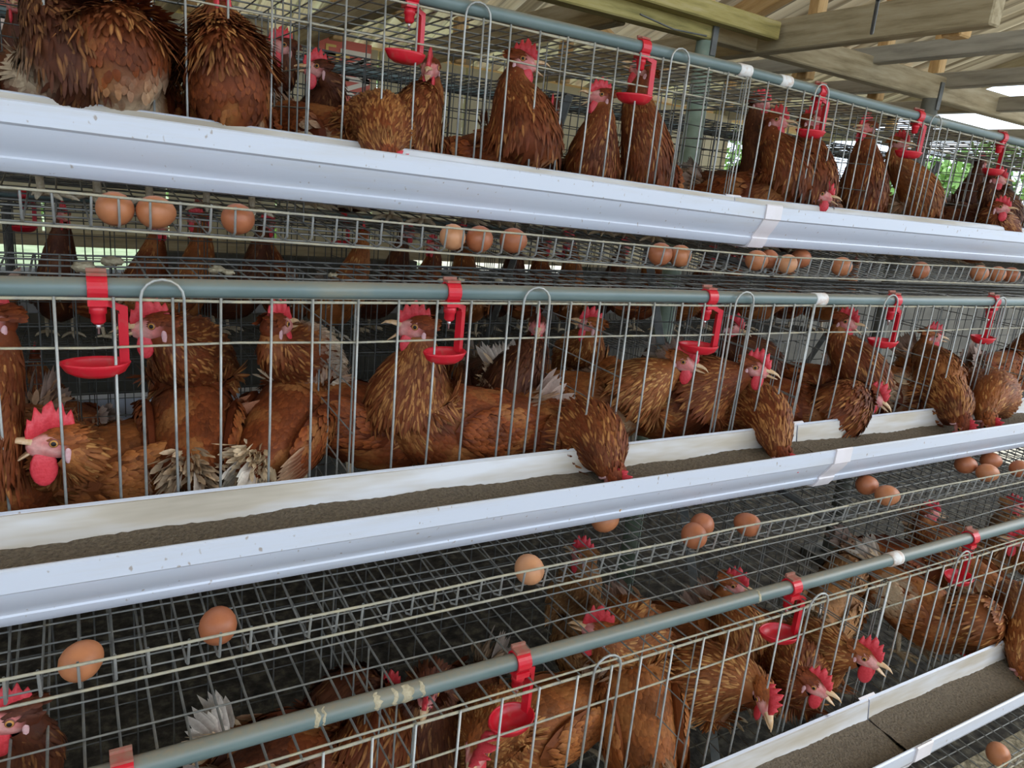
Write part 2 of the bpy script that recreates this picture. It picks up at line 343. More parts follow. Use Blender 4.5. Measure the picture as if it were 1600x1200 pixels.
for i, (tx, tz) in enumerate(tie_x):
    z = EYE + tz
    y0 = 1.10 if i == 4 else (YP + 0.08 if i < 4 else 0.3)
    beam('tie_beam', (tx, y0, z), (tx, 3.34, z), 0.045, 0.09 if i < 5 else 0.056, M['wood_grey'] if i > 4 else M['wood'])
    for ys in (1.22, 2.15, 3.0):
        if ys < 1.5 and i < 4: continue
        beam('stud', (tx + 0.05, ys, z - 0.05), (tx + 0.05, ys, roofz(ys) - 0.09), 0.05, 0.05, M['wood_new'])
    if i in (1, 5, 8): beam('rafter', (tx + 0.05, -1.5, roofz(-1.5) - 0.075), (tx + 0.05, 3.7, roofz(3.7) - 0.075), 0.05, 0.09, M['wood_new'] if i % 2 else M['wood'])
for ys in (-1.2, -0.2, 0.8, 1.75, 2.7, 3.55):
    beam('purlin', (-4.4, ys, roofz(ys) - 0.03), (RX1 + 0.02, ys, roofz(ys) - 0.03), 0.06, 0.035, M['wood_new'])
for (x0_, y0_, x1_, y1_) in ((1.3, 2.2, 2.3, 3.0), (2.55, 2.15, 3.4, 3.0), (0.4, 2.2, 1.2, 3.0)):
    beam('brace', (x0_, y0_, ZP + 0.16), (x1_, y1_, roofz(y1_) - 0.12), 0.04, 0.07, M['wood_new'])
# posts under the plate
for px, py, m, lab in ((1105, 60, M['post_green'], 'round green painted post behind the white banded top pipe'),
                       (1455, 155, M['post_dark'], 'dark weathered post under the end of the timber plate')):
    X = at(px, py, YP)[0]
    t_ = empty('support_post', (X, YP, 0)); tag(t_, lab, 'post')
    mb = MB(); sweep(mb, [(0, 0, 0), (0, 0, ZP - 0.045)], 0.030, 14, cap=True); mb.build('shaft', m, t_)
    mb = MB(); box(mb, (-0.010, -0.034, ZP - 0.085), (0.010, -0.028, ZP + 0.01)); mb.build('strap', M['steel'], t_, False)
    mb = MB(); box(mb, (-0.08, -0.08, 0.0), (0.08, 0.08, 0.03)); mb.build('footing', M['block'], t_, False)
# twisted tie wire hanging from the timbers
mb = MB(); p0 = at(1000, 22, 1.70); p1 = at(1104, 56, 1.72); sweep(mb, [p0, (p0 + p1) / 2 + np.array([0, 0, -0.01]), p1], 0.0025, 5); mb.build('tie_wire', M['steel'], ceil)
mb = MB(); p0 = at(1372, 0, 1.05); p1 = at(1362, 52, 1.10); sweep(mb, [p0, p1], 0.004, 6); mb.build('tie_wire', M['steel'], ceil)

# banner on the far wall
def text_mesh(body, size, m, parent, loc, rot, depth=0.002, name='lettering', shear=0.0):
    cu = bpy.data.curves.new(name, 'FONT'); cu.body = body; cu.size = size; cu.extrude = depth; cu.shear = shear; cu.align_x = 'CENTER'; cu.align_y = 'CENTER'
    ob = bpy.data.objects.new(name, cu); COL.objects.link(ob)
    dg = bpy.context.evaluated_depsgraph_get(); me = bpy.data.meshes.new_from_object(ob.evaluated_get(dg)); bpy.data.objects.remove(ob)
    me.materials.clear(); me.materials.append(m)
    o = link(name, me, parent); o.location = loc; o.rotation_euler = rot; return o
BY = 3.25
pa = at(497, 76, BY); pb = at(578, 135, BY)
bn = empty('banner', (pa[0], BY, pb[2])); tag(bn, 'red banner with yellow and white lettering behind the top cages', 'banner')
W = pb[0] - pa[0]; H = pa[2] - pb[2]
mb = MB(); box(mb, (0, 0, -0.15), (W, 0.008, H + 0.05)); mb.build('sheet', M['banner'], bn, False)
for i in range(3): text_mesh('E', 0.11, M['ink_yellow'], bn, (W * 0.22, -0.004, H * (0.85 - 0.28 * i)), (math.pi / 2, 0, 0))
text_mesh('M', 0.19, M['ink_white'], bn, (W * 0.66, -0.004, H * 0.60), (math.pi / 2, math.pi / 2, 0))
text_mesh('W', 0.19, M['ink_white'], bn, (W * 0.66, -0.004, H * 0.12), (math.pi / 2, math.pi / 2, 0))
text_mesh('E', 0.15, M['ink_yellow'], bn, (W * 0.44, -0.004, H * 0.45), (math.pi / 2, 0, 0))
pa = at(-60, -12, BY); pb = at(48, 62, BY)
bn = empty('banner', (pa[0], BY, pb[2])); tag(bn, 'pale banner with brown script and a red top edge at upper left', 'banner')
W = pb[0] - pa[0]; H = pa[2] - pb[2]
mb = MB(); box(mb, (0, 0, 0), (W, 0.008, H * 0.66)); mb.build('sheet', M['banner_pale'], bn, False)
mb = MB(); box(mb, (0, 0, H * 0.66), (W, 0.008, H + 0.2)); mb.build('header', M['banner'], bn, False)
text_mesh('ill', 0.13, M['ink_brown'], bn, (W * 0.78, -0.004, H * 0.38), (math.pi / 2, 0, 0), shear=0.4)

# ================================================================== CAGES
def make_cage(t, ux, label, group=None):
    """one welded unit of four cells starting at x = ux"""
    s = t.s; yf = t.yf
    root = empty('wire_cage', (ux, yf, 0)); tag(root, label, 'cage', group)
    def Y(d): return s * d                                  # local y from the front plane, + = into the cage
    zf = lambda d, x: t.zp - 0.3914 + 0.10 * d + sag(t, ux + x)
    zt = lambda x: t.tz + psag(t, ux + x)
    L = UNIT - 0.008; x_a = 0.004
    far = t.far; W1 = M['wire_deep_shade'] if far else M['wire']; W2 = M['wire_deep_shade'] if far else M['wire_shade']; W3 = M['wire_deep_shade'] if far else M['wire_dirty']
    # front panel
    nw = 33; step = L / (nw - 1); mb = MB()
    for i in range(nw):                                     # near row: every bar is a part of its own
        x = x_a + i * step; j = rnd.uniform(-0.004, 0.004); lean = rnd.uniform(-0.003, 0.003)
        if not far: mb = MB()
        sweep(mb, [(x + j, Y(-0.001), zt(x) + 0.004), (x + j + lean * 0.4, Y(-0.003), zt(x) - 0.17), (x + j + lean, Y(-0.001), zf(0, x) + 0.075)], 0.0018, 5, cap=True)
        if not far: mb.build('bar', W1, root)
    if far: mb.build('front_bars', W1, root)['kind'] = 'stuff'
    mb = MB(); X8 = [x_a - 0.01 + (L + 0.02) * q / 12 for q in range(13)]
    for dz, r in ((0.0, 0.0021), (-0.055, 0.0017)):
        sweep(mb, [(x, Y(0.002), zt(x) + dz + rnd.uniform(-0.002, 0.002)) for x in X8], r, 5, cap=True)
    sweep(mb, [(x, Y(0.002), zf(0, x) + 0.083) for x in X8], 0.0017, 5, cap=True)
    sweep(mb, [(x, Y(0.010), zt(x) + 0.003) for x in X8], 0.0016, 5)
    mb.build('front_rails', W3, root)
    # roof
    mb = MB(); n = 55
    for i in range(n):
        x = x_a + i * L / (n - 1)
        sweep(mb, [(x, Y(0.0), zt(x)), (x, Y(DEPTH * 0.5), zt(x) + rnd.uniform(-0.002, 0.002)), (x, Y(DEPTH), zt(x))], 0.0016, 4)
    for d in np.linspace(0.055, DEPTH, 6):
        sweep(mb, [(x, Y(d), zt(x) + 0.002 + rnd.uniform(-0.002, 0.002)) for x in X8], 0.0016, 4)
    mb.build('roof_mesh', W2, root)
    # floor rolling out to the egg tray with its upturned lip
    mb = MB(); mu = MB(); n = 55
    for i in range(n):
        x = x_a + i * L / (n - 1); sk = rnd.uniform(-0.003, 0.003); g = lambda d: zf(d, x)
        sweep(mb, [(x, Y(DEPTH), g(DEPTH)), (x, Y(0.0), g(0)), (x + sk, Y(-0.150), g(-0.150))], 0.0014, 4)
        if not far: mu = MB()
        sweep(mu, [(x + sk, Y(-0.148), g(-0.148)), (x + sk, Y(-0.163), g(-0.163) + 0.008), (x + sk * 1.5, Y(-0.168), g(-0.165) + 0.043)], 0.0017, 5)
        if not far: mu.build('lip_bar', W1, root)
    for d in (-0.14, -0.085, -0.03, 0.025, 0.08, 0.135, 0.19, 0.245, 0.30, 0.35, 0.40):
        sweep(mb, [(x, Y(d), zf(d, x) - 0.0025 + rnd.uniform(-0.0015, 0.0015)) for x in X8], 0.0014, 4)
    mb.build('floor_mesh', W2, root)
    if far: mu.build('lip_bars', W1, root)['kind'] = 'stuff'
    mb = MB()
    sweep(mb, [(x, Y(-0.170), zf(-0.165, x) + 0.042 + rnd.uniform(-0.0015, 0.0015)) for x in X8], 0.0019, 5, cap=True)
    sweep(mb, [(x, Y(-0.158), zf(-0.158, x) - 0.001) for x in X8], 0.0019, 5, cap=True)
    mb.build('lip_rails', W3, root)
    # back
    mb = MB(); n = 38
    for i in range(n):
        x = x_a + i * L / (n - 1); sweep(mb, [(x, Y(DEPTH), zt(x)), (x, Y(DEPTH), zf(DEPTH, x))], 0.0013, 4)
    for q in np.linspace(0.17, 1.0, 6): sweep(mb, [(x, Y(DEPTH + 0.002), zf(DEPTH, x) + (zt(x) - zf(DEPTH, x)) * q) for x in X8], 0.0013, 4)
    mb.build('back_mesh', M['wire_deep_shade'], root)
    # dividers between cells
    for i in range(5):
        x = x_a + i * L / 4; mb = MB()
        for d in np.linspace(0.012, DEPTH - 0.01, 8): sweep(mb, [(x, Y(d), zt(x)), (x, Y(d), zf(d, x))], 0.0015, 4)
        for f_ in (0.16, 0.33, 0.5, 0.67, 0.84): sweep(mb, [(x + 0.002, Y(0), zf(0, x) + (zt(x) - zf(0, x)) * f_), (x + 0.002, Y(DEPTH), zf(DEPTH, x) + (zt(x) - zf(DEPTH, x)) * f_)], 0.0014, 4)
        mb.build('divider', W2, root)
    # sliding doors: a wire bent into a tall loop that stands over the rail
    hw = 0.0235
    for i in range(4):
        x = x_a + (i + 0.5) * L / 4 + (0.0, -0.012, 0.045, 0.035)[i] + rnd.uniform(-0.006, 0.006); mb = MB(); z0 = zt(x); z1 = zf(0, x)
        loop = [(-hw, z1 + 0.078), (-hw * 1.02, z0 - 0.03)] + [(-hw * math.cos(a), z0 + 0.004 + hw * 0.95 * math.sin(a)) for a in np.linspace(0, math.pi, 9)] + [(hw * 1.02, z0 - 0.03), (hw * 1.12, z1 + 0.078)]
        sweep(mb, [(x + px_, Y(-0.006), pz_) for px_, pz_ in loop], 0.0019, 6, cap=True)
        sweep(mb, [(x - 0.085, Y(-0.006), z1 + 0.092), (x - 0.075, Y(-0.006), z1 + 0.084), (x + 0.095, Y(-0.006), z1 + 0.080)], 0.0018, 5)
        mb.build('door_loop', W1, root)
    return root

names = [('top', 0, 'near half of the top tier wire cage, above the white trough'), ('top', 1, 'far half of the top tier wire cage, right of the banded pipe'),
         ('middle', 0, 'near half of the middle tier wire cage, left of the white pipe coupling'), ('middle', 1, 'far half of the middle tier wire cage, right of the white pipe coupling'),
         ('bottom', 0, 'near half of the bottom tier wire cage, left of the pipe coupling'), ('bottom', 1, 'far half of the bottom tier wire cage, at the lower right corner')]
for tn, k, lab in names:
    make_cage(TIERS[tn], X0 + k * UNIT, lab, 'wire cages of the near row')
for tn in ('top', 'middle', 'bottom'):
    for k in (0, 1):
        make_cage(TIERS['far_' + tn], X0 + k * UNIT, 'wire cage of the %s tier in the row behind, %s half' % (tn, ('near', 'far')[k]), 'wire cages of the row behind')

# ---------------------------------------------------------------- feed troughs
T_OUT = [(-0.128, 0.000), (-0.1305, -0.002), (-0.1305, -0.027), (-0.1265, -0.030), (-0.124, -0.036), (-0.1175, -0.047), (-0.110, -0.057), (-0.1045, -0.064), (-0.1035, -0.067),
         (-0.1045, -0.0695), (-0.1015, -0.078), (-0.094, -0.086), (-0.086, -0.088), (-0.048, -0.088), (-0.036, -0.083), (-0.028, -0.070), (-0.016, 0.012), (-0.012, 0.014)]
T_IN = [(-0.0125, 0.012), (-0.0185, 0.011), (-0.031, -0.068), (-0.039, -0.080), (-0.050, -0.085), (-0.085, -0.085), (-0.098, -0.075), (-0.103, -0.062), (-0.112, -0.050), (-0.121, -0.034), (-0.1235, -0.028), (-0.1245, -0.003), (-0.126, 0.000)]
def make_trough(t, ux, label, group):
    root = empty('feed_trough', (ux, t.yf, t.zp - 0.265)); tag(root, label, 'trough', group)
    s = t.s; L = UNIT - 0.004
    zf = lambda x: sag(t, x + ux)
    prof = [(s * y, z) for y, z in T_OUT + T_IN]; k = len(prof); no = len(T_OUT)
    mb = MB(); extrude_profile(mb, prof, 0.002, 0.002 + L, 0, True, 12, zf)
    mb.m = [1 if len(f) == 4 and min(q % k for q in f) >= no else 0 for f in mb.f]
    o = mb.build('channel', [M['trough'], M['trough_in']], root, True)
    o.data.set_sharp_from_angle(angle=math.radians(30))
    if not t.far and ux < 0:                       # sleeve that joins this trough to the next one
        sc = [(s * (y * 1.0 - 0.0035 if y < -0.05 else y + 0.0035), z - (0.0035 if z < -0.08 else 0) + (0.003 if z > -0.003 else 0)) for y, z in T_OUT]
        si = [(s * (y + 0.0005), z) for y, z in T_OUT]
        mb = MB(); extrude_profile(mb, sc + si[::-1], L - 0.018, L + 0.030, 0, True, 1, lambda x: zf(L))
        o = mb.build('joint_sleeve', M['sleeve'], root, True); o.data.set_sharp_from_angle(angle=math.radians(30))
    return root
def make_feed(t, ux, label):
    n = 260; m = 7; V = []; F = []; s = t.s
    ys = np.linspace(-0.1150, -0.0240, m)
    ph = rnd.uniform(0, 9)
    for i in range(n + 1):
        x = 0.001 + (UNIT - 0.002) * i / n
        for j, y in enumerate(ys):
            z = -0.030 + 0.12 * (y + 0.068) + 0.0022 * math.sin(x * 7 + ph) + 0.0015 * math.sin(x * 31 + y * 60 + ph) + npr.uniform(-0.0010, 0.0010) + sag(t, x + ux)
            V.append((x, s * y, z))
    for i in range(n):
        for j in range(m - 1):
            a = i * m + j; F.append((a, a + 1, a + m + 1, a + m) if s > 0 else (a, a + m, a + m + 1, a + 1))
    # underside resting on the trough bottom
    b0 = len(V); zb = -0.0845
    V += [(0.004, s * -0.084, zb + sag(t, ux)), (0.004, s * -0.052, zb + sag(t, ux)), (UNIT - 0.004, s * -0.052, zb + sag(t, ux + UNIT)), (UNIT - 0.004, s * -0.084, zb + sag(t, ux + UNIT))]
    F.append((b0, b0 + 3, b0 + 2, b0 + 1))
    mb = MB(); mb.add(np.array(V), F); o = mb.build('mash_feed', M['feed'])
    o.location = (ux, t.yf, t.zp - 0.265); tag(o, label, 'feed', kind='stuff'); return o
TL = {('top', 0): 'white feed trough under the top cages, left of the sleeve joint', ('top', 1): 'white feed trough under the top cages, right of the sleeve joint',
      ('middle', 0): 'long white feed trough across the middle, nearest length at left', ('middle', 1): 'white feed trough of the middle tier, beyond the sleeve joint at right',
      ('bottom', 0): 'white feed trough at the bottom edge, before the taped joint', ('bottom', 1): 'white feed trough at lower right corner, beyond the taped joint'}
for tn in ('top', 'middle', 'bottom'):
    for k in (0, 1):
        ux = X0 + k * UNIT
        make_trough(TIERS[tn], ux, TL[tn, k], 'white feed troughs of the near row')
        make_trough(TIERS['far_' + tn], ux, 'white feed trough of the row behind, %s tier, %s half' % (tn, ('near', 'far')[k]), 'feed troughs of the row behind')
        make_feed(TIERS[tn], ux, 'brown mash feed lying in the %s trough, %s length' % (tn, ('near', 'far')[k]))

# ---------------------------------------------------------------- water pipes and drinkers
PIPE_R = 0.0118
def make_pipe(t, label, couplings):
    y = t.yf + t.pd * t.s
    root = empty('water_pipe', (0, y, t.pz)); tag(root, label, 'pipe')
    mb = MB(); sweep(mb, [(x, 0, 0.0015 * math.sin(x * 3.1) + psag(t, x)) for x in np.linspace(-0.75, X0 + 2 * UNIT + 0.2, 30)], PIPE_R, 18, cap=True); mb.build('tube', M['pipe'], root)
    for px, py, w in couplings:
        X = at(px, py, y)[0]; z0 = 0.0015 * math.sin(X * 3.1) + psag(t, X)
        mb = MB(); sweep(mb, [(X - w / 2, 0, z0), (X - w / 2 + 0.001, 0, z0), (X + w / 2 - 0.001, 0, z0), (X + w / 2, 0, z0)], [PIPE_R + 0.0006, PIPE_R + 0.0018, PIPE_R + 0.0018, PIPE_R + 0.0006], 20, cap=True)
        mb.build('coupling', M['coupling'], root)
    return root
make_pipe(TIERS['top'], 'grey water pipe along the top cages with two white bands', [(1162, 107, 0.036), (1226, 123, 0.036)])
make_pipe(TIERS['middle'], 'grey water pipe across the middle cages with one white coupling', [(1280, 459, 0.034)])
low_pipe = make_pipe(TIERS['bottom'], 'dusty grey water pipe slanting over the bottom cages', [(1397, 868, 0.034)])
make_pipe(TIERS['far_top'], 'grey water pipe along the top cages of the row behind', [])
make_pipe(TIERS['far_middle'], 'grey water pipe along the middle cages of the row behind', [])

for px, py, w in ((492, 1120, 0.006), (503, 1117, 0.004), (585, 1098, 0.010), (612, 1090, 0.008), (632, 1086, 0.016), (655, 1080, 0.006), (1180, 930, 0.006)):
    X = at(px, py, TIERS['bottom'].yf + TIERS['bottom'].pd)[0]; mb = MB(); V = []; F = []; A = np.radians(np.linspace(95, 225 + rnd.uniform(-20, 15), 9)); z0 = 0.0015 * math.sin(X * 3.1)
    for q, a_ in enumerate(A):
        ww = w * (0.35 + 0.65 * math.sin(math.pi * (q + 0.6) / 9.2)) * rnd.uniform(0.6, 1.2); xo = rnd.uniform(-0.002, 0.002)
        for dx_ in (-ww / 2, 0, ww / 2): r_ = PIPE_R + (0.0007 if dx_ == 0 else 0.0001); V.append((X + xo + dx_, r_ * math.cos(a_), z0 + r_ * math.sin(a_)))
    for q in range(8):
        for k_ in range(2): b_ = 3 * q + k_; F.append((b_, b_ + 1, b_ + 4, b_ + 3))
    mb.add(np.array(V), F); mb.build('splash', M['dung'], low_pipe)

def drinker_meshes():
    D = {}
    # saddle clip round the pipe, local origin on the pipe axis; arm on +X
    mb = MB(); r0, r1, w = PIPE_R + 0.0007, PIPE_R + 0.0035, 0.0105
    A = np.linspace(math.radians(-70), math.radians(250), 20); V = []; F = []
    for a in A:
        for r in (r0, r1):
            for x in (-w, w): V.append((x, r * math.cos(a), r * math.sin(a)))
    for i in range(len(A) - 1):
        q = 4 * i; p = q + 4
        F += [(q + 2, q + 3, p + 3, p + 2), (q, p, p + 1, q + 1), (q, q + 2, p + 2, p), (q + 1, p + 1, p + 3, q + 3)]
    F += [(0, 1, 3, 2), (4 * len(A) - 4, 4 * len(A) - 2, 4 * len(A) - 1, 4 * len(A) - 3)]
    mb.add(np.array(V), F)
    box(mb, (-0.0105, -0.012, -0.0205), (0.0105, 0.012, -0.0125)); box(mb, (-0.0095, -0.0155, -0.004), (0.0095, -0.0145, 0.001))
    D['clip'] = mb.mesh('clip', M['red'], False)
    mb = MB(); box(mb, (-w, -0.008, r1 - 0.001), (w, 0.008, r1 + 0.0022)); box(mb, (-w, 0.006, r1), (w, 0.010, r1 + 0.006)); D['clip_top'] = mb.mesh('clip_top', M['dust_red'], False)
    mb = MB(); sweep(mb, [(0, 0, -0.020), (0, 0, -0.030), (0, 0, -0.031), (0, 0, -0.040), (0, 0, -0.043)], [0.0095, 0.0095, 0.0080, 0.0080, 0.005], 14, cap=True); D['nipple'] = mb.mesh('nipple', M['red'])
    mb = MB(); sweep(mb, [(0, 0, -0.043), (0, 0, -0.048), (0, 0, -0.0482), (0, 0, -0.055)], [0.0028, 0.0028, 0.0012, 0.0012], 8, cap=True); D['pin'] = mb.mesh('pin', M['pin'])
    # arm: gusset sweeping out of the clip then a flat bar down to the dish
    mb = MB(); prof = [(0.0105, -0.004), (0.0105, -0.022), (0.022, -0.027), (0.022, -0.094), (0.031, -0.094), (0.031, -0.022), (0.020, -0.018), (0.0135, -0.010)]
    V = [(x, -0.003, z) for x, z in prof] + [(x, 0.003, z) for x, z in prof]; k = len(prof)
    F = [tuple(range(k)), tuple(range(2 * k - 1, k - 1, -1))] + [(i, i + k, (i + 1) % k + k, (i + 1) % k) for i in range(k)]
    mb.add(np.array(V), F); box(mb, (0.0205, -0.006, -0.092), (0.0225, 0.006, -0.03)); D['arm'] = mb.mesh('arm', M['red'], False)
    # dish: oval bowl with a rolled rim
    mb = MB(); n = 22; rings = [(1.0, -0.088), (1.03, -0.0895), (0.99, -0.092), (0.86, -0.100), (0.60, -0.1055), (0.0, -0.107), (0.0, -0.1045), (0.56, -0.1030), (0.80, -0.0985), (0.93, -0.0915), (0.96, -0.0885)]
    V = []; idx = []
    for sc, z in rings:
        if sc == 0.0: idx.append([len(V)]); V.append((-0.003, 0, z)); continue
        st = len(V)
        for j in range(n):
            a = 2 * math.pi * j / n; x = 0.035 * math.cos(a); y = 0.027 * math.sin(a)
            if x < 0: x *= 1 + 0.12 * math.cos(a) ** 4
            V.append((-0.003 + x * sc, y * sc, z))
        idx.append([st + j for j in range(n)])
    F = []
    for A_, B_ in zip(idx, idx[1:] + idx[:1]):
        if len(A_) == 1 and len(B_) == 1: continue
        if len(A_) == 1: F += [(A_[0], B_[(j + 1) % n], B_[j]) for j in range(n)]
        elif len(B_) == 1: F += [(A_[j], A_[(j + 1) % n], B_[0]) for j in range(n)]
        else: F += [(A_[j], A_[(j + 1) % n], B_[(j + 1) % n], B_[j]) for j in range(n)]
    mb.add(np.array(V), F); D['dish'] = mb.mesh('dish', M['red'])
    return D
DR = drinker_meshes()
def make_drinker(t, px, py, label, yaw=0, X=None, group='red cup drinkers on the near pipes', roll=0):
    y = t.yf + t.pd * t.s
    if X is None: X = at(px, py, y)[0]
    root = empty('cup_drinker', (X, y, t.pz + 0.0015 * math.sin(X * 3.1) + psag(t, X)), 0); tag(root, label, 'drinker', group)
    c = link('clip', DR['clip'], root); link('clip_top', DR['clip_top'], c)
    for k in ('nipple', 'arm', 'dish'):
        o = link(k, DR[k], root); o.rotation_euler.z = math.radians(yaw)
        if k == 'nipple': link('pin', DR['pin'], o)
    return root
G = TIERS
for tn, px, py, lab, yaw in (
    ('middle', 151, 441, 'red cup drinker at left of the middle pipe, beside a hen facing left', 0),
    ('middle', 705, 458, 'red cup drinker in front of the open beaked hen on the middle pipe', 20),
    ('middle', 1108, 461, 'red cup drinker above the orange hen facing right on the middle pipe', -25),
    ('middle', 1397, 465, 'red cup drinker just right of the white coupling on the middle pipe', -10),
    ('middle', 1552, 468, 'red cup drinker at the right end of the middle pipe', 10),
    ('top', 642, -12, 'red cup drinker hanging left of the tall profile hen in the top cages', 15),
    ('top', 1005, 70, 'red cup drinker beside the drinking hen, left of the green post', -25),
    ('top', 1281, 142, 'red cup drinker just right of the two white bands on the top pipe', -15),
    ('top', 1434, 183, 'red cup drinker in front of the dark weathered post on the top pipe', -20),
    ('top', 1565, 215, 'red cup drinker at the right end of the top pipe', 0),
    ('bottom', 190, 1190, 'red drinker clip at the lower left end of the dusty pipe', 0),
    ('bottom', 812, 1035, 'red cup drinker over the bottom cages with dish seen from above', 15),
    ('bottom', 1238, 912, 'red cup drinker left of the coupling on the dusty bottom pipe', -20),
    ('bottom', 1516, 840, 'red cup drinker right of the coupling on the dusty bottom pipe', 5)):
    make_drinker(TIERS[tn], px, py, lab, yaw)
for i in range(6):
    make_drinker(TIERS['far_middle'], 0, 0, 'red cup drinker on the middle pipe of the row behind', 10 * i, -0.1 + i * CELL, 'drinkers of the row behind')

# ---------------------------------------------------------------- cage stands
def make_stand(X, label):
    root = empty('cage_stand', (X, 0, 0)); tag(root, label, 'stand', 'steel stands between the two cage rows')
    for sg in (1, -1):
        f = lambda y: y if sg > 0 else 2 * MIRROR - y
        mb = MB(); sweep(mb, [(0, f(0.93), 0.0), (0, f(1.10), EYE - 1.0), (0, f(1.67), EYE + 0.27)], 0.014, 4, cap=True); mb.build('leg', M['steel'], root, False)
        for tn in ('top', 'middle', 'bottom'):
            t = TIERS[tn]; mb = MB()
            sweep(mb, [(0, f(t.yf - 0.14), fz(t, t.yf - 0.14) - 0.010), (0, f(t.yf + DEPTH + 0.03), fz(t, t.yf + DEPTH) - 0.010)], 0.006, 4, cap=True); mb.build('bracket', M['steel'], root, False)
    return root
make_stand(X0, 'steel stand under the left end of the cages'); make_stand(X0 + UNIT, 'steel stand under the joint of the cage halves'); make_stand(X0 + 2 * UNIT, 'steel stand under the far right end of the cages')

# ---------------------------------------------------------------- eggs
def egg_mesh(m, a=0.0265, b=0.0218):
    nu, nv = 18, 12; V = [(a, 0, 0)]; F = []
    for i in range(1, nv):
        th = math.pi * i / nv; x = a * math.cos(th); r = b * math.sin(th) * (1 - 0.12 * math.cos(th))
        V += [(x, r * math.cos(2 * math.pi * j / nu), r * math.sin(2 * math.pi * j / nu)) for j in range(nu)]
    V.append((-a, 0, 0)); L = len(V) - 1
    for j in range(nu):
        F.append((0, 1 + j, 1 + (j + 1) % nu)); F.append((L, L - nu + (j + 1) % nu, L - nu + j))
    for i in range(nv - 2):
        for j in range(nu):
            p = 1 + i * nu + j; q = 1 + i * nu + (j + 1) % nu; F.append((p, p + nu, q + nu, q))
    mb = MB(); mb.add(np.array(V), F); return mb.mesh('egg', m)
EM = {'e': egg_mesh(M['egg']), 'l': egg_mesh(M['egg_light']), 'd': egg_mesh(M['egg_dark'])}
EGGS = [
 ('top', 190, 345, 'e', 60, 'orange brown egg, left of the touching pair at top left tray'), ('top', 238, 358, 'e', 30, 'orange brown egg, right of the touching pair at top left tray'),
 ('top', 373, 368, 'd', 50, 'lone dark brown egg in the top tray below the flared neck hen'), ('top', 705, 394, 'l', 70, 'pale peach egg in the top tray, left of a darker egg'),
 ('top', 748, 398, 'd', 40, 'darker egg just right of the pale peach egg in the top tray'), ('top', 803, 376, 'd', 10, 'dark egg half under the top trough, right of the pale egg'),
 ('top', 1042, 398, 'd', 20, 'egg partly hidden behind another, left of the trough joint'), ('top', 1051, 407, 'e', 80, 'front egg of the overlapping pair left of the trough joint'),
 ('top', 1183, 407, 'e', 0, 'leftmost egg of the cluster of four below the trough joint'), ('top', 1206, 406, 'd', 60, 'second egg of the cluster of four, partly hidden'),
 ('top', 1225, 411, 'l', 30, 'pale front egg of the cluster of four below the trough joint'), ('top', 1252, 404, 'd', 10, 'rightmost egg of the cluster of four below the trough joint'),
 ('top', 1315, 421, 'e', 0, 'lone egg in the top tray, right of the cluster of four'), ('top', 1438, 424, 'd', 20, 'lone dark egg in the top tray above the white coupling side'),
 ('top', 1530, 431, 'e', 0, 'first of three eggs at the right end of the top tray'), ('top', 1557, 434, 'e', 20, 'second of three eggs at the right end of the top tray'), ('top', 1577, 434, 'd', 70, 'last of three eggs at the right end of the top tray'),
 ('middle', 130, 1057, 'e', 55, 'large nearest egg at lower left of the middle tray'), ('middle', 341, 976, 'd', 75, 'reddish brown egg second from left in the middle tray'),
 ('middle', 824, 908, 'l', 80, 'light tan egg alone at the centre of the middle tray'), ('middle', 1095, 826, 'd', 30, 'upper egg of the stacked looking pair in the middle tray'),
 ('middle', 1089, 853, 'd', 60, 'lower egg of the stacked looking pair in the middle tray'), ('middle', 1163, 840, 'd', 100, 'egg right of the stacked looking pair, against the lip'),
 ('middle', 1383, 791, 'e', -20, 'orange egg against the lip at right of the middle tray'), ('middle', 1356, 758, 'd', -10, 'egg tucked under the middle trough beyond its joint'),
 ('middle', 1512, 727, 'd', -30, 'left egg of the three at far right of the middle tray'), ('middle', 1549, 720, 'd', -30, 'back egg of the three at far right of the middle tray'),
 ('middle', 1541, 738, 'e', -30, 'front egg of the three at far right of the middle tray'), ('middle', 1592, 736, 'd', 0, 'egg cut by the right edge in the middle tray'),
 ('middle', 946, 812, 'e', 0, 'egg almost hidden under the middle trough near the centre'), ('bottom', 1556, 1187, 'e', 40, 'single egg in the bottom right corner tray')]
placed = []
for tn, px, py, kd, ang, lab in EGGS:
    t = TIERS[tn]; p = on_floor(px, py, t, 0.0225); lo, hi = t.yf - 0.138, t.yf + 0.30
    if p[1] < lo or p[1] > hi: y = min(max(p[1], lo), hi); p = at(px, py, y)
    placed.append([t, p, kd, ang, lab])
for _ in range(30):                                   # eggs touch, never overlap
    for a_ in range(len(placed)):
        for b_ in range(a_):
            (t, p, *_r), (t2, q, *_r2) = placed[a_], placed[b_]
            d = p[:2] - q[:2]; L_ = np.linalg.norm(d)
            if t is t2 and L_ < 0.0475: m_ = d / (L_ + 1e-9) * (0.0478 - L_) / 2; p[:2] += m_; q[:2] -= m_
    for e in placed: e[1][1] = max(e[1][1], e[0].yf - 0.138)
for t, p, kd, ang, lab in placed:
    o = link('egg', EM[kd]); o.location = (p[0], p[1], fz(t, p[1], p[0]) + 0.0225); o.rotation_euler = (0, 0, math.radians(ang)); sc = rnd.uniform(0.95, 1.03); o.scale = (sc, sc, sc)
    tag(o, lab, 'egg', 'eggs rolled into the wire trays')
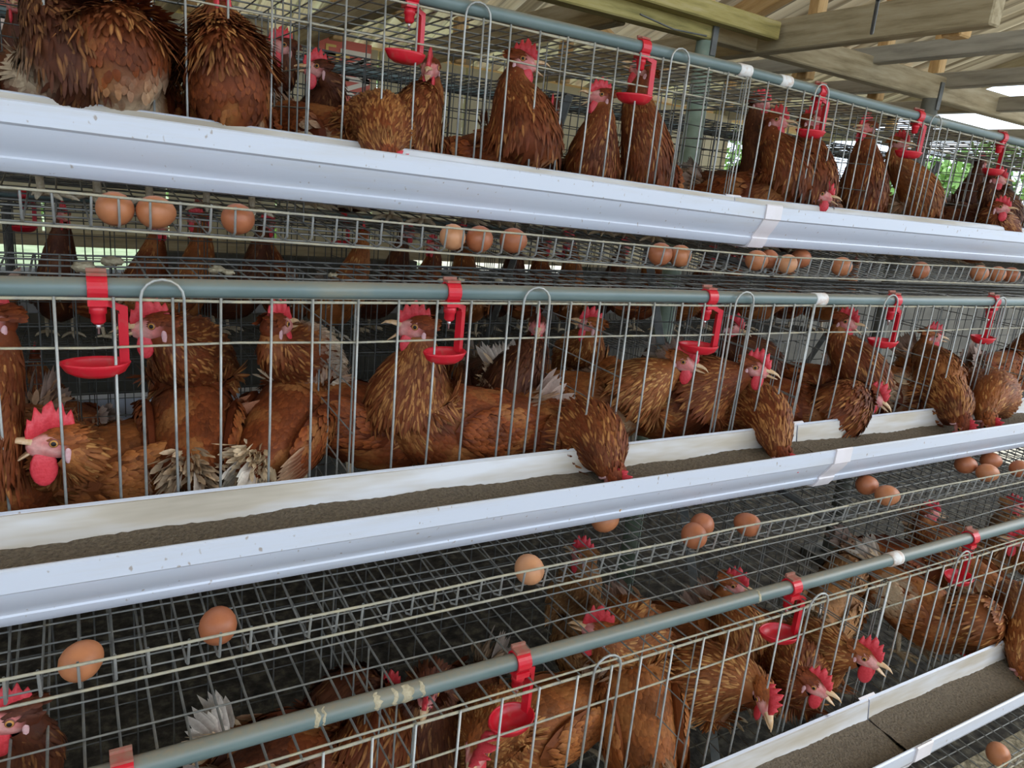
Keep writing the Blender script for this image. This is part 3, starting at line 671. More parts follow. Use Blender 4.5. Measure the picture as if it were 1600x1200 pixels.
# ================================================================== HENS
TONES = {'dark': ((0.062, 0.015, 0.006), (0.13, 0.036, 0.011), (0.34, 0.150, 0.048)),
         'red': ((0.132, 0.0265, 0.0065), (0.265, 0.068, 0.016), (0.60, 0.285, 0.085)),
         'orange': ((0.205, 0.056, 0.0135), (0.385, 0.135, 0.036), (0.70, 0.380, 0.125)),
         'tan': ((0.25, 0.110, 0.042), (0.46, 0.240, 0.100), (0.70, 0.450, 0.210))}
CREAM = np.array((0.64, 0.50, 0.33)); WHITE = np.array((0.80, 0.74, 0.64))
SKIN = np.array((0.62, 0.20, 0.185)); SKIN2 = np.array((0.70, 0.34, 0.31))
def unit(v): v = np.asarray(v, float); return v / (np.linalg.norm(v) + 1e-12)
def catmull(P, n):
    P = np.asarray(P, float); k = len(P); out = []
    ts = np.linspace(0, k - 1, n)
    for t in ts:
        i = min(int(t), k - 2); f = t - i
        p0 = P[max(i - 1, 0)]; p1 = P[i]; p2 = P[i + 1]; p3 = P[min(i + 2, k - 1)]
        out.append(0.5 * ((2 * p1) + (-p0 + p2) * f + (2 * p0 - 5 * p1 + 4 * p2 - p3) * f * f + (-p0 + 3 * p1 - 3 * p2 + p3) * f ** 3))
    return np.array(out)
FPAT = np.array([(0, 6, 1), (0, 2, 6), (1, 6, 3), (6, 2, 4), (3, 6, 5), (6, 4, 5)])
def feathers(mb, P, d, n, L, W, c0, ce, cc, ct, bulge=0.08, sn=None):
    """vectorised leaf shaped feathers; all arguments are (k, .) arrays; sn = normals of the surface they lie on"""
    k = len(P); wv = np.cross(n, d); wv /= (np.linalg.norm(wv, axis=1)[:, None] + 1e-9)
    L = L[:, None]; W = W[:, None]
    V = np.stack([P, P + d * L * 0.45 + wv * W * 0.5, P + d * L * 0.45 - wv * W * 0.5, P + d * L * 0.82 + wv * W * 0.34 - n * L * 0.02, P + d * L * 0.82 - wv * W * 0.34 - n * L * 0.02,
                  P + d * L - n * L * 0.05, P + d * L * 0.5 + n * W * bulge * 2], 1).reshape(-1, 3)
    ce2 = (ce + ct) * 0.5
    C = np.stack([c0, ce, ce, ce2, ce2, ct, cc], 1).reshape(-1, 3)
    if sn is None: sn = n
    b = [n, sn * 0.8 + wv * 0.28, sn * 0.8 - wv * 0.28, sn * 0.85 + wv * 0.2 + d * 0.12, sn * 0.85 - wv * 0.2 + d * 0.12, sn * 0.8 + d * 0.25, sn]
    NR = np.stack([q / (np.linalg.norm(q, axis=1)[:, None] + 1e-9) for q in b], 1).reshape(-1, 3)
    F = (np.arange(k)[:, None, None] * 7 + FPAT).reshape(-1, 3).tolist()
    mb.add(V, F, C, 0, NR)
BODY = [(-0.175, 0.252, 0.010, 0.012), (-0.150, 0.236, 0.034, 0.036), (-0.110, 0.215, 0.056, 0.058), (-0.050, 0.195, 0.072, 0.076),
        (0.015, 0.184, 0.077, 0.084), (0.065, 0.188, 0.069, 0.082), (0.100, 0.204, 0.055, 0.066)]
def build_hen(root, H, hyaw, hp, nk=0.7, s=0.93, tone='red', pale=(), beak=6, lift=0.0, tailc=0.3, flare=0.0, comb=1.0, flop=0.0, pitch=8, fine=1.0, twist=0.0, neckpale=0.0, tilt=0.0, tailup=40, gold=1.0, seed=0, neckw=1.0, foot=0.0):
    rg = np.random.default_rng(1000 + seed)
    hs = s * 1.05; s = s * 0.86; lift = lift * 0.6 - 0.042; neckw = 1 + (neckw - 1) * 0.6
    base, tip, gld = (np.array(c) for c in TONES[tone])
    pb = math.radians(pitch); piv = np.array([-0.02, 0, 0.19])
    def bp(p):                                            # body frame -> hen frame
        p = np.asarray(p, float) - piv
        x = p[..., 0] * math.cos(pb) - p[..., 2] * math.sin(pb); z = p[..., 0] * math.sin(pb) + p[..., 2] * math.cos(pb)
        q = np.stack([x, p[..., 1], z], -1) + piv
        return q * s + np.array([0, 0, lift])
    H = np.asarray(H, float)
    F = np.array([math.cos(hp) * math.cos(hyaw), math.cos(hp) * math.sin(hyaw), math.sin(hp)])
    Lt = unit(np.cross((0, 0, 1.0), F)) if abs(F[2]) < 0.97 else np.array([-math.sin(hyaw), math.cos(hyaw), 0])
    U = np.cross(F, Lt)
    if tilt: Lt, U = Lt * math.cos(tilt) + U * math.sin(tilt), U * math.cos(tilt) - Lt * math.sin(tilt)
    # spine: body then neck
    bc = catmull([(a, 0, b) for a, b, _, _ in BODY], 16); bw = catmull([(w, h, 0) for _, _, w, h in BODY], 16)
    Bc = bp(bc); N0 = bp(np.array([0.118, 0, 0.226]))
    E1 = H - F * 0.006 * hs - U * 0.010 * hs
    de = unit(F * (1 - nk) + U * nk); ln = np.linalg.norm(E1 - N0)
    d0 = unit(bp(np.array([0.17, 0, 0.30])) - N0); d0 = unit(d0 * 0.55 + unit(E1 - N0) * 0.45)
    ts = np.linspace(0, 1, 14)[:, None]
    A0, A1, A2, A3 = N0, N0 + d0 * ln * 0.38, E1 - de * ln * 0.36, E1
    Nk = (1 - ts) ** 3 * A0 + 3 * (1 - ts) ** 2 * ts * A1 + 3 * (1 - ts) * ts ** 2 * A2 + ts ** 3 * A3
    C = np.concatenate([Bc, Nk]); nb = len(Bc)
    tt = ts[:, 0]; nr = (0.049 * (1 - tt) ** 1.25 * neckw + 0.0205 + 0.008 * np.sin(tt * math.pi)) * s * (1 + flare * 0.35 * np.sin(np.clip(tt * 1.15, 0, 1) * math.pi))
    w = np.concatenate([bw[:, 0] * s, nr]); h = np.concatenate([bw[:, 1] * s, nr * (1 + 0.12 * (1 - tt))])
    T = np.zeros_like(C); T[1:-1] = C[2:] - C[:-2]; T[0] = C[1] - C[0]; T[-1] = de; T /= np.linalg.norm(T, axis=1)[:, None]
    S = np.zeros_like(C); sv = np.array([0, 1.0, 0])
    for i in range(len(C)):
        sv = unit(sv - T[i] * (sv @ T[i])); S[i] = sv
    N = np.cross(T, S)
    ph = rg.uniform(0, 6.28, 6); MOT = np.array((0.40, 0.165, 0.048)) if tone != 'dark' else np.array((0.17, 0.065, 0.025))
    def patch(P, c, k=1.0):
        c = np.array(c); q = P / s
        nz = np.sin(q[:, 0] * 55 + ph[0] + 1.7 * np.sin(q[:, 2] * 38 + ph[1])) + np.sin(q[:, 1] * 62 + ph[2] + 1.5 * np.sin(q[:, 0] * 41 + ph[3])) + np.sin(q[:, 2] * 70 + ph[4] + 1.6 * np.sin(q[:, 1] * 47 + ph[5]))
        mo = np.clip((nz - 0.35) * 0.55, 0, 0.62)[:, None] * (1.0 if k == 1.0 else 0.12) * rg.uniform(0.6, 1.2, (len(P), 1)); c = c * (1 - mo) + MOT * mo
        dk = np.clip((-nz - 0.7) * 0.35, 0, 0.35)[:, None]; c = c * (1 - dk)
        for (x, y, z, r) in pale:
            q = bp(np.array([x, y, z])); dd = np.linalg.norm(P - q, axis=1) / (r * s)
            m = np.clip(1.25 - dd, 0, 1)[:, None] * k
            jit = rg.uniform(0.65, 1.15, (len(P), 1)); m = np.clip(m * jit * 1.4, 0, 1)
            c = c * (1 - m) + CREAM * m
        return c
    # ---- body, one skin from tail to skull
    mb = MB(); n = 20; ang = np.arange(n) * 2 * math.pi / n
    V = C[:, None, :] + (w[:, None] * np.cos(ang))[..., None] * S[:, None, :] + (h[:, None] * np.sin(ang))[..., None] * N[:, None, :]
    V = V.reshape(-1, 3); m_ = len(C)
    f = [(i * n + j, i * n + (j + 1) % n, (i + 1) * n + (j + 1) % n, (i + 1) * n + j) for i in range(m_ - 1) for j in range(n)]
    f += [tuple(range(n))[::-1]]
    cv = np.tile(base * 0.75 + tip * 0.25, (len(V), 1)) * rg.uniform(0.8, 1.2, (len(V), 1)); cv = patch(V, cv)
    mb.add(V, f, cv)
    HS = [(-0.0255, 0.004, 0.004, -0.004), (-0.021, 0.0125, 0.0135, -0.003), (-0.011, 0.0172, 0.0190, -0.001), (0.001, 0.0172, 0.0188, 0.0), (0.012, 0.0142, 0.0158, -0.002), (0.021, 0.0108, 0.0122, -0.0035), (0.027, 0.0072, 0.0085, -0.004), (0.029, 0.002, 0.002, -0.004)]
    n2 = 16; a2 = np.arange(n2) * 2 * math.pi / n2; V = []; cc = []
    for (t_, w_, h_, z_) in HS:
        for a_ in a2:
            y_ = w_ * math.cos(a_); q = h_ * math.sin(a_) + z_
            V.append(H + hs * (F * t_ + Lt * y_ + U * q))
            skin = t_ > -0.006 and q < 0.0105
            cc.append((SKIN * rg.uniform(0.85, 1.15) if rg.random() < 0.6 else SKIN2) if skin else base * rg.uniform(0.9, 1.5))
    k = len(HS); f = [(i * n2 + j, i * n2 + (j + 1) % n2, (i + 1) * n2 + (j + 1) % n2, (i + 1) * n2 + j) for i in range(k - 1) for j in range(n2)]
    f += [tuple(range(n2))[::-1], tuple((k - 1) * n2 + j for j in range(n2))]
    mb.add(np.array(V), f, np.array(cc))
    mb.build('body', M['plume'], root, True, True)
    # ---- plumage
    mb = MB()
    def scatter(g0, g1, num, Lr, Wr, alpha, hack):
        num = max(4, int(num * fine))
        g = rg.uniform(g0, g1, num); i = np.clip(g.astype(int), 0, len(C) - 2); fr = (g - i)[:, None]
        # even out along angle
        th = rg.uniform(0, 2 * math.pi, num)
        lerp = lambda A: A[i] * (1 - fr) + A[i + 1] * fr
        c_, t_, s_, n_ = lerp(C), lerp(T), lerp(S), lerp(N); w_ = (w[i] * (1 - fr[:, 0]) + w[i + 1] * fr[:, 0]); h_ = (h[i] * (1 - fr[:, 0]) + h[i + 1] * fr[:, 0])
        P = c_ + (w_ * np.cos(th))[:, None] * s_ + (h_ * np.sin(th))[:, None] * n_
        nn = (np.cos(th) / w_)[:, None] * s_ + (np.sin(th) / h_)[:, None] * n_; nn /= np.linalg.norm(nn, axis=1)[:, None]
        # slope of the taper so that feathers hug the surface
        P2 = (C[i + 1] + (w[i + 1] * np.cos(th))[:, None] * S[i + 1] + (h[i + 1] * np.sin(th))[:, None] * N[i + 1]); P1 = (C[i] + (w[i] * np.cos(th))[:, None] * S[i] + (h[i] * np.sin(th))[:, None] * N[i])
        dr = P1 - P2; dr /= np.linalg.norm(dr, axis=1)[:, None] + 1e-9
        nn = nn - dr * np.sum(nn * dr, 1)[:, None]; nn /= np.linalg.norm(nn, axis=1)[:, None] + 1e-9
        wv = np.cross(nn, dr); j = rg.normal(0, 0.16, (num, 1)); dr = dr * np.cos(j) + wv * np.sin(j)
        al = np.radians(alpha) * rg.uniform(0.6, 1.4, (num, 1))
        d = dr * np.cos(al) + nn * np.sin(al); nu = nn * np.cos(al) - dr * np.sin(al)
        L = rg.uniform(*Lr, num) * s; W = rg.uniform(*Wr, num) * s
        br = rg.uniform(0.78, 1.22, (num, 1))
        if hack:
            gg = np.where(rg.random((num, 1)) < 0.36 * min(gold, 2.0), rg.uniform(0.7, 1.2, (num, 1)), rg.uniform(0.02, 0.22, (num, 1)))
            c0 = base * 0.75 * br; ce = (base * 1.1) * br; cc = base * (1 - 0.75 * gg) * br + gld * 0.75 * gg; ct = base * (1 - 0.4 * gg) + gld * gg * 0.40
            cc = np.clip(cc, 0.005, 1); ct = np.clip(ct, 0.005, 1)
            if neckpale:
                mk = (np.clip(1 - np.abs((g - nb) / 13.0 - 0.22) * 3.2, 0, 1) * neckpale)[:, None]
                c0 = c0 * (1 - mk) + CREAM * mk * 0.8; ce = ce * (1 - mk) + CREAM * mk; cc = cc * (1 - mk) + WHITE * mk; ct = ct * (1 - mk) + CREAM * mk
            cc = patch(P, cc, 0.8); ct = patch(P, ct, 0.8); ce = patch(P, ce, 0.8)
        else:
            lg = np.clip(rg.normal(0.45, 0.25, (num, 1)), 0, 1); c0 = base * br; cc = (base * 0.7 + tip * 0.3) * br; ce = (base * (1 - lg) + tip * lg) * br; ct = (base * (0.85 - lg * 0.8) + tip * (0.15 + lg * 0.8)) * br
            c0 = patch(P, c0); cc = patch(P, cc); ce = patch(P, ce); ct = patch(P, ct)
        P = P - nn * 0.0015
        feathers(mb, P, d, nu, L, W, c0, ce, cc, ct, sn=nn)
    scatter(1.0, 9.0, 1150, (0.018, 0.028), (0.009, 0.013), 6, False)
    scatter(6.0, nb - 0.5, 1400, (0.015, 0.023), (0.009, 0.013), 6, False)
    if flare: scatter(nb - 3.5, nb + 8, 1500, (0.016, 0.025), (0.009, 0.013), 7, False)
    if not flare: scatter(nb - 1.5, nb + 5, 950, (0.030, 0.046), (0.0050, 0.0078), 6, True)
    scatter(nb + (4 if not flare else 3.5), nb + 12.4, 760 if not flare else 1100, (0.022, 0.036) if not flare else (0.040, 0.062), (0.0050, 0.0078), 6 + 24 * flare, True)
    gold = gold * 0.35
    scatter(nb + 9.5, nb + 12.9, 330, (0.012, 0.020), (0.0045, 0.0065), 8, True)
    # small feathers over crown and nape
    nc = int(150 * fine); ca = rg.uniform(0.15, math.pi - 0.15, nc); ct_ = rg.uniform(-0.022, 0.012, nc)
    P = []; nn = []
    for a_, t_ in zip(ca, ct_):
        i = np.interp(t_, [q[0] for q in HS], [q[1] for q in HS]); j = np.interp(t_, [q[0] for q in HS], [q[2] for q in HS])
        P.append(H + hs * (F * t_ + Lt * i * math.cos(a_) + U * j * math.sin(a_))); nn.append(unit(Lt * math.cos(a_) + U * math.sin(a_)))
    P = np.array(P); nn = np.array(nn); d = np.array([unit(-F * 0.97 + v * 0.16) for v in nn]); nu = np.cross(d, np.cross(nn, d))
    br = rg.uniform(0.7, 1.3, (nc, 1))
    keep = (P - H) @ U > -0.002
    if keep.any():
        feathers(mb, P[keep], d[keep], nu[keep], rg.uniform(0.010, 0.015, keep.sum()) * hs, rg.uniform(0.004, 0.006, keep.sum()) * hs, base * br[keep], base * 1.2 * br[keep], base * 1.3 * br[keep], (base + tip) * 0.55 * br[keep])
    o = mb.build('plumage', M['plume'], root, False, True); o['kind'] = 'stuff'
    # ---- wings
    for sg in (1, -1):
        mb = MB(); Wc = np.array([-0.040, sg * 0.066, 0.207]); lo = unit([0.985, sg * 0.11, -0.10]); ou = unit(np.cross(lo, (0, 0, 1.0)) * -sg); ou = np.array([ou[0], abs(ou[1]) * sg, ou[2]]); up_ = unit(np.cross(lo, ou)) * 1.0
        if up_[2] < 0: up_ = -up_
        R0 = bp(np.zeros(3)); rot = lambda v: (bp(v) - R0) / s
        c_ = bp(Wc); lo_, ou_, u_ = unit(rot(lo)), unit(rot(ou)), unit(rot(up_))
        ellipsoid(mb, c_, (lo_, u_, ou_), (0.098 * s, 0.052 * s, 0.017 * s), 14, 6, base * 0.9)
        q = int(300 * fine); aa = rg.uniform(-0.95, 0.95, q); bb = rg.uniform(-0.95, 0.95, q); ok = aa ** 2 + bb ** 2 < 0.93; aa = aa[ok]; bb = bb[ok]; q = len(aa)
        cth = np.sqrt(np.clip(1 - aa ** 2 - bb ** 2, 0.02, 1))
        P = c_ + np.outer(aa * 0.098 * s, lo_) + np.outer(bb * 0.052 * s, u_) + np.outer(cth * 0.017 * s, ou_)
        nn = np.outer(aa * 0.35, lo_) + np.outer(bb * 0.55, u_) + np.outer(cth, ou_); nn /= np.linalg.norm(nn, axis=1)[:, None]
        d = np.tile(-lo_, (q, 1)) + np.outer(rg.normal(-0.12, 0.12, q), u_); d -= nn * np.sum(d * nn, 1)[:, None]; d /= np.linalg.norm(d, axis=1)[:, None]
        d = d * 0.985 + nn * 0.13
        br = rg.uniform(0.75, 1.25, (q, 1)); ed = patch(P, tip * 1.05 * br)
        feathers(mb, P, d, nn, rg.uniform(0.020, 0.032, q) * s, rg.uniform(0.010, 0.015, q) * s, base * 0.8 * br, ed, patch(P, base * 1.2 * br), ed)
        q = 8; b_ = np.linspace(-0.75, 0.45, q); P = c_ + np.outer(np.full(q, -0.035 * s), lo_) + np.outer(b_ * 0.046 * s, u_) + np.outer(np.full(q, 0.0155 * s), ou_)
        d = np.array([unit(-lo_ + u_ * (0.10 + 0.10 * (1 - k_ / q)) - ou_ * 0.10) for k_ in range(q)]); nn = np.tile(ou_, (q, 1))
        br = rg.uniform(0.8, 1.2, (q, 1)); pc = CREAM * 0.5 + tip * 0.5 if tailc > 0.5 else tip
        feathers(mb, P, d, nn, rg.uniform(0.085, 0.105, q) * s, np.full(q, 0.017) * s, base * br, pc * br, base * 1.2 * br, pc * br, 0.04)
        mb.build('wing', M['plume'], root, False, True)
    # ---- tail
    mb = MB(); tb = bp(np.array([-0.160, 0, 0.243])); q = 22
    tc = base * (1 - tailc) + WHITE * tailc
    bk = unit(bp(np.array([-1.0, 0, 0])) - bp(np.zeros(3))); uu = unit(bp(np.array([0, 0, 1.0])) - bp(np.zeros(3)))
    P = []; D = []; NN = []
    for k_ in range(q):
        sg = 1 if k_ % 2 else -1; e = math.radians(tailup - 26 + 52 * (k_ // 2) / (q / 2 - 1)); lat = 0.30 - 0.24 * (k_ // 2) / (q / 2 - 1)
        D.append(unit(bk * math.cos(e) + uu * math.sin(e) + np.array([0, sg * lat, 0]))); P.append(tb + np.array([0, sg * 0.008 * s, 0]) - bk * 0.02 * s)
        NN.append(unit(np.cross(D[-1], np.cross(np.array([0, sg * 1.0, 0.25]), D[-1]))))
    br = rg.uniform(0.75, 1.25, (q, 1)); P = np.array(P)
    feathers(mb, P, np.array(D), np.array(NN), rg.uniform(0.075, 0.105, q) * s, np.full(q, 0.021) * s, tc * 0.8 * br, tc * 1.1 * br, (tc * 0.6 + base * 0.4) * br, tc * br, 0.05)
    q = int(260 * fine)                                       # fluff under and round the tail root
    d = np.array([unit(bk + uu * rg.uniform(-0.7, 0.9) + np.array([0, rg.uniform(-0.9, 0.9), 0])) for _ in range(q)])
    P = tb + d * 0.022 * s - bk * 0.035 * s + rg.normal(0, 0.010, (q, 3)) * s; nn = np.array([unit(np.cross(x, np.cross(x + rg.normal(0, 0.5, 3), x) + 1e-6)) for x in d])
    fc = base * (1 - tailc) + CREAM * tailc; br = rg.uniform(0.75, 1.25, (q, 1))
    feathers(mb, P, d, nn, rg.uniform(0.028, 0.05, q) * s, rg.uniform(0.007, 0.011, q) * s, fc * 0.8 * br, fc * 1.15 * br, fc * br, fc * 1.2 * br)
    mb.build('tail', M['plume'], root, False, True)
    # ---- head furniture
    hf = lambda t_, y_, z_: H + hs * (F * t_ + Lt * y_ + U * z_)
    mb = MB(); op = math.radians(beak * 1.25); V = []; n3 = 10
    for (t_, w_, h_, z_) in ((0.021, 0.0085, 0.0075, 0.000), (0.028, 0.0072, 0.0065, 0.000), (0.038, 0.0050, 0.0048, -0.0006), (0.046, 0.0027, 0.0031, -0.0026), (0.0525, 0.0005, 0.0006, -0.0070)):
        tx = 0.022 + (t_ - 0.022) * math.cos(op * 0.35) ; zz = z_ + (t_ - 0.022) * math.sin(op * 0.35)
        for a_ in np.arange(n3) * 2 * math.pi / n3:
            sn = math.sin(a_); V.append(hf(tx, w_ * math.cos(a_), zz + h_ * (sn if sn > 0 else sn * 0.25)))
    f = [(i * n3 + j, i * n3 + (j + 1) % n3, (i + 1) * n3 + (j + 1) % n3, (i + 1) * n3 + j) for i in range(4) for j in range(n3)] + [tuple(4 * n3 + j for j in range(n3))]
    mb.add(np.array(V), f); mb.build('upper_beak', M['beak'], root)
    mb = MB(); V = []
    for (t_, w_, h_) in ((0.019, 0.0075, 0.0055), (0.028, 0.0062, 0.0045), (0.038, 0.0042, 0.0032), (0.0475, 0.0007, 0.0008)):
        tx = 0.020 + (t_ - 0.020) * math.cos(op); zz = -0.0045 - (t_ - 0.020) * math.sin(op)
        for a_ in np.arange(n3) * 2 * math.pi / n3:
            sn = math.sin(a_); V.append(hf(tx, w_ * math.cos(a_), zz + h_ * (sn if sn < 0 else sn * 0.2)))
    f = [(i * n3 + j, i * n3 + (j + 1) % n3, (i + 1) * n3 + (j + 1) % n3, (i + 1) * n3 + j) for i in range(3) for j in range(n3)] + [tuple(3 * n3 + j for j in range(n3))]
    mb.add(np.array(V), f); mb.build('lower_beak', M['beak'], root)
    # comb: upright serrated blade
    npt = 26; xs = np.linspace(0.029, -0.020, npt); V = []
    for i, x in enumerate(xs):
        u_ = i / (npt - 1); env = 0.012 + 0.014 * math.sin(math.pi * min(1, u_ * 1.02)) ** 0.8
        saw = abs(((u_ * 5.0 + 0.25) % 1) - 0.5) * 2
        z1 = env * (0.60 + 0.55 * (1 - saw)) * comb * (0.55 if u_ < 0.06 or u_ > 0.95 else 1)
        zb = 0.004 + 0.0105 * math.sin(math.pi * np.clip((0.034 - x) / 0.062, 0, 1)); zb = max(zb, 0.003)
        z1 = zb + z1 * 0.92
        for z_, th in ((zb - 0.004, 0.0042), (zb + (z1 - zb) * 0.55, 0.0030), (z1, 0.0011)):
            yo = flop * max(0, z_ - zb) ** 1.5 * 7.0; zz = z_ - abs(flop) * max(0, z_ - zb) * 0.35
            xx = x - 0.10 * (z_ - zb) * (1 if u_ > 0.4 else -1)
            V += [hf(xx, yo + th, zz), hf(xx, yo - th, zz)]
    f = []
    for i in range(npt - 1):
        q = 6 * i; p = q + 6
        f += [(q, q + 2, p + 2, p), (q + 2, q + 4, p + 4, p + 2), (q + 4, q + 5, p + 5, p + 4), (q + 5, q + 3, p + 3, p + 5), (q + 3, q + 1, p + 1, p + 3), (q + 1, q, p, p + 1)]
    e_ = 6 * (npt - 1); f += [(0, 1, 3, 2), (2, 3, 5, 4), (e_, e_ + 2, e_ + 3, e_ + 1), (e_ + 2, e_ + 4, e_ + 5, e_ + 3)]
    mb = MB(); mb.add(np.array(V), f); mb.build('comb', M['comb'], root)
    dn = unit(-U * 0.45 + np.array([0, 0, -0.7]))
    for sg in (1, -1):
        mb = MB(); c_ = hf(0.013, sg * 0.0085, -0.012) + dn * 0.0115 * hs * comb
        ellipsoid(mb, c_, (unit(np.cross(Lt, dn)), unit(Lt + dn * 0.15 * sg), -dn), (0.0105 * hs * comb, 0.0036 * hs, 0.0165 * hs * comb), 12, 8)
        mb.build('wattle', M['comb'], root)
        mb = MB(); ellipsoid(mb, hf(-0.0095, sg * 0.0158, -0.011), (F, Lt, U), (0.0036 * hs, 0.0020 * hs, 0.0105 * hs), 8, 6); mb.build('earlobe', M['ear'], root)
        mb = MB(); c_ = hf(0.0035, sg * 0.0150, 0.0035); ox = unit(Lt * sg + F * 0.18 + U * 0.05); e1 = unit(np.cross(ox, U)); e2 = np.cross(ox, e1); V = [c_ + ox * 0.0046 * hs]; cl = [(0.006, 0.005, 0.005)]
        rr = 0.0046 * hs; rings = [(22, (0.006, 0.005, 0.005)), (34, (0.012, 0.008, 0.006)), (38, (0.55, 0.26, 0.06)), (58, (0.50, 0.22, 0.05)), (63, (0.10, 0.03, 0.03)), (85, (0.45, 0.16, 0.15)), (110, (0.5, 0.2, 0.2))]
        f = []
        for ri, (dg, c) in enumerate(rings):
            for j in range(12):
                a_ = j * math.pi / 6; r_ = rr * (1.12 if dg > 60 else 1)
                V.append(c_ + r_ * (ox * math.cos(math.radians(dg)) + math.sin(math.radians(dg)) * (e1 * math.cos(a_) + e2 * math.sin(a_)))); cl.append(c)
        f += [(0, 1 + j, 1 + (j + 1) % 12) for j in range(12)]
        for ri in range(len(rings) - 1): f += [(1 + ri * 12 + j, 13 + ri * 12 + j, 13 + ri * 12 + (j + 1) % 12, 1 + ri * 12 + (j + 1) % 12) for j in range(12)]
        mb.add(np.array(V), f, np.array(cl)); mb.build('eye', M['skin'], root, True, True)
        # leg
        mb = MB(); fy = sg * 0.040 * s; hp_ = bp(np.array([-0.015, sg * 0.036, 0.135])); ft = np.array([foot + sg * 0.012, fy, 0.009 - 0.09 * foot])
        kn = ft + np.array([-0.012, 0, 0.075]); sweep(mb, [hp_, (hp_ + kn) / 2 + np.array([-0.012, 0, 0.0]), kn, ft], [0.016 * s, 0.011 * s, 0.0075 * s, 0.0060 * s], 8)
        for ta in (-38, 0, 38):
            dv = np.array([math.cos(math.radians(ta)), math.sin(math.radians(ta)), 0]); sweep(mb, [ft + np.array([0, 0, -0.001]), ft + dv * 0.024 + np.array([0, 0, 0.0]), ft + dv * 0.040 + np.array([0, 0, -0.004]), ft + dv * 0.049 + np.array([0, 0, -0.008])], [0.0052, 0.0044, 0.0036, 0.0010], 6)
        sweep(mb, [ft, ft + np.array([-0.018, 0, -0.003]), ft + np.array([-0.024, 0, -0.007])], [0.0045, 0.0030, 0.0008], 6)
        mb.build('leg', M['shank'], root)
_hen_n = [0]
def hen(tn, label, body, a, head, ha, hp=0, **kw):
    """body/head: (photo x, photo y, depth Y); a/ha: facing, degrees, 0 = towards the photo's right, 90 = away, 180 = left, 270 = towards the viewer"""
    _hen_n[0] += 1
    t = TIERS[tn]; B = at(*body); yaw = math.radians(azim(body[0], body[1]) - 90 + a)
    root = empty('hen', (B[0], B[1], fz(t, B[1], B[0]) + 0.002), yaw); tag(root, label, 'hen', 'brown hens in the near cages')
    fw = np.array([math.cos(yaw), math.sin(yaw)]); Hw = at(*head); s_ = kw.get('s', 0.93) * 0.86
    nostep = kw.pop('nostep', False)
    for _ in range(0 if nostep else 16):                                   # step the body back until the neck has room
        nb_ = np.array([B[0] + fw[0] * 0.112 * s_, B[1] + fw[1] * 0.112 * s_, fz(t, B[1], B[0]) + 0.226 * s_ - 0.042 + kw.get('lift', 0) * 0.6 + math.sin(math.radians(kw.get('pitch', 8))) * 0.12 * s_])
        if np.linalg.norm(Hw - nb_) > 0.115 * s_ / 0.86 or not (t.yf + 0.08 < B[1] - fw[1] * 0.01 < t.yf + 0.31): break
        B[0] -= fw[0] * 0.01; B[1] -= fw[1] * 0.01
    root.location = (B[0], B[1], fz(t, B[1], B[0]) + 0.002)
    d = Hw - np.array([B[0], B[1], fz(t, B[1], B[0]) + 0.002])
    Hl = np.array([d[0] * math.cos(yaw) + d[1] * math.sin(yaw), -d[0] * math.sin(yaw) + d[1] * math.cos(yaw), d[2]])
    hy = math.radians(azim(head[0], head[1]) - 90 + ha) - yaw
    build_hen(root, Hl, hy, math.radians(hp), seed=_hen_n[0], **kw)
    return root
BR = (0.105, 0, 0.17, 0.075)      # pale breast patch (body frame)
# ---- top tier
hen('top', 'hen with ragged grey and cream breast at upper left edge', (45, 130, 1.345), 300, (75, -60, 1.38), 0, 10, tone='dark', pale=[(0.06, 0.06, 0.19, 0.07), (0.10, -0.02, 0.22, 0.05)], s=1.0, foot=0.085)
hen('top', 'hen facing the viewer with flared golden neck and cream breast', (190, 130, 1.365), 268, (178, -26, 1.30), 250, 5, flare=0.9, tone='red', pale=[(0.125, 0.015, 0.205, 0.06), (0.11, 0.0, 0.17, 0.05), (0.09, -0.06, 0.2, 0.03)], s=1.02, nk=0.9, neckw=1.1, foot=0.085)
hen('top', 'hen facing the viewer with flared neck, right of the cream breasted one', (355, 150, 1.365), 272, (343, -16, 1.30), 285, 5, flare=0.8, tone='red', pale=[(0.11, 0.03, 0.20, 0.03)], s=0.97, nk=0.9, foot=0.085)
hen('top', 'dark hen resting at the back, head turned left, near the red banner', (548, 145, 1.54), 160, (497, 108, 1.50), 185, 0, tone='dark', nk=0.3, lift=-0.10, s=0.9, gold=0.4)
hen('top', 'dark hen standing at the back with head behind the divider wires', (445, 130, 1.56), 150, (442, 75, 1.52), 200, 5, tone='dark', s=0.92, gold=0.4)
hen('top', 'hen bowing its striped golden neck into the top trough', (520, 165, 1.42), 318, (612, 262, 1.165), 320, -62, nk=0.1, tone='red', pale=[(0.03, -0.075, 0.2, 0.03)], s=0.98, pitch=-4, neckw=1.25, gold=1.9)
hen('top', 'hen staring at the viewer between the bowing hen and the tall hen', (655, 190, 1.42), 262, (672, 108, 1.36), 262, -12, tone='red', pale=[(0.11, 0.0, 0.16, 0.035)], beak=22, s=0.93, foot=0.085)
hen('top', 'dark hen seen from behind with pale raised tail, near the red banner', (622, 150, 1.58), 75, (640, 190, 1.62), 60, -20, tone='dark', tailc=0.8, tailup=75, s=0.88, nk=0.3)
hen('top', 'tall hen in profile with open beak at the centre of the top cages', (762, 225, 1.40), 312, (815, 97, 1.345), 352, -4, tone='red', beak=24, s=1.05, lift=-0.03, nostep=True, nk=0.85, pale=[(0.125, 0, 0.15, 0.022)], pitch=12, neckw=1.5, gold=0.3, tailc=0.1)
hen('top', 'dim hen behind the tall profile hen with lowered head', (850, 215, 1.56), 265, (862, 172, 1.46), 268, -35, tone='dark', s=0.88, beak=14, gold=0.3)
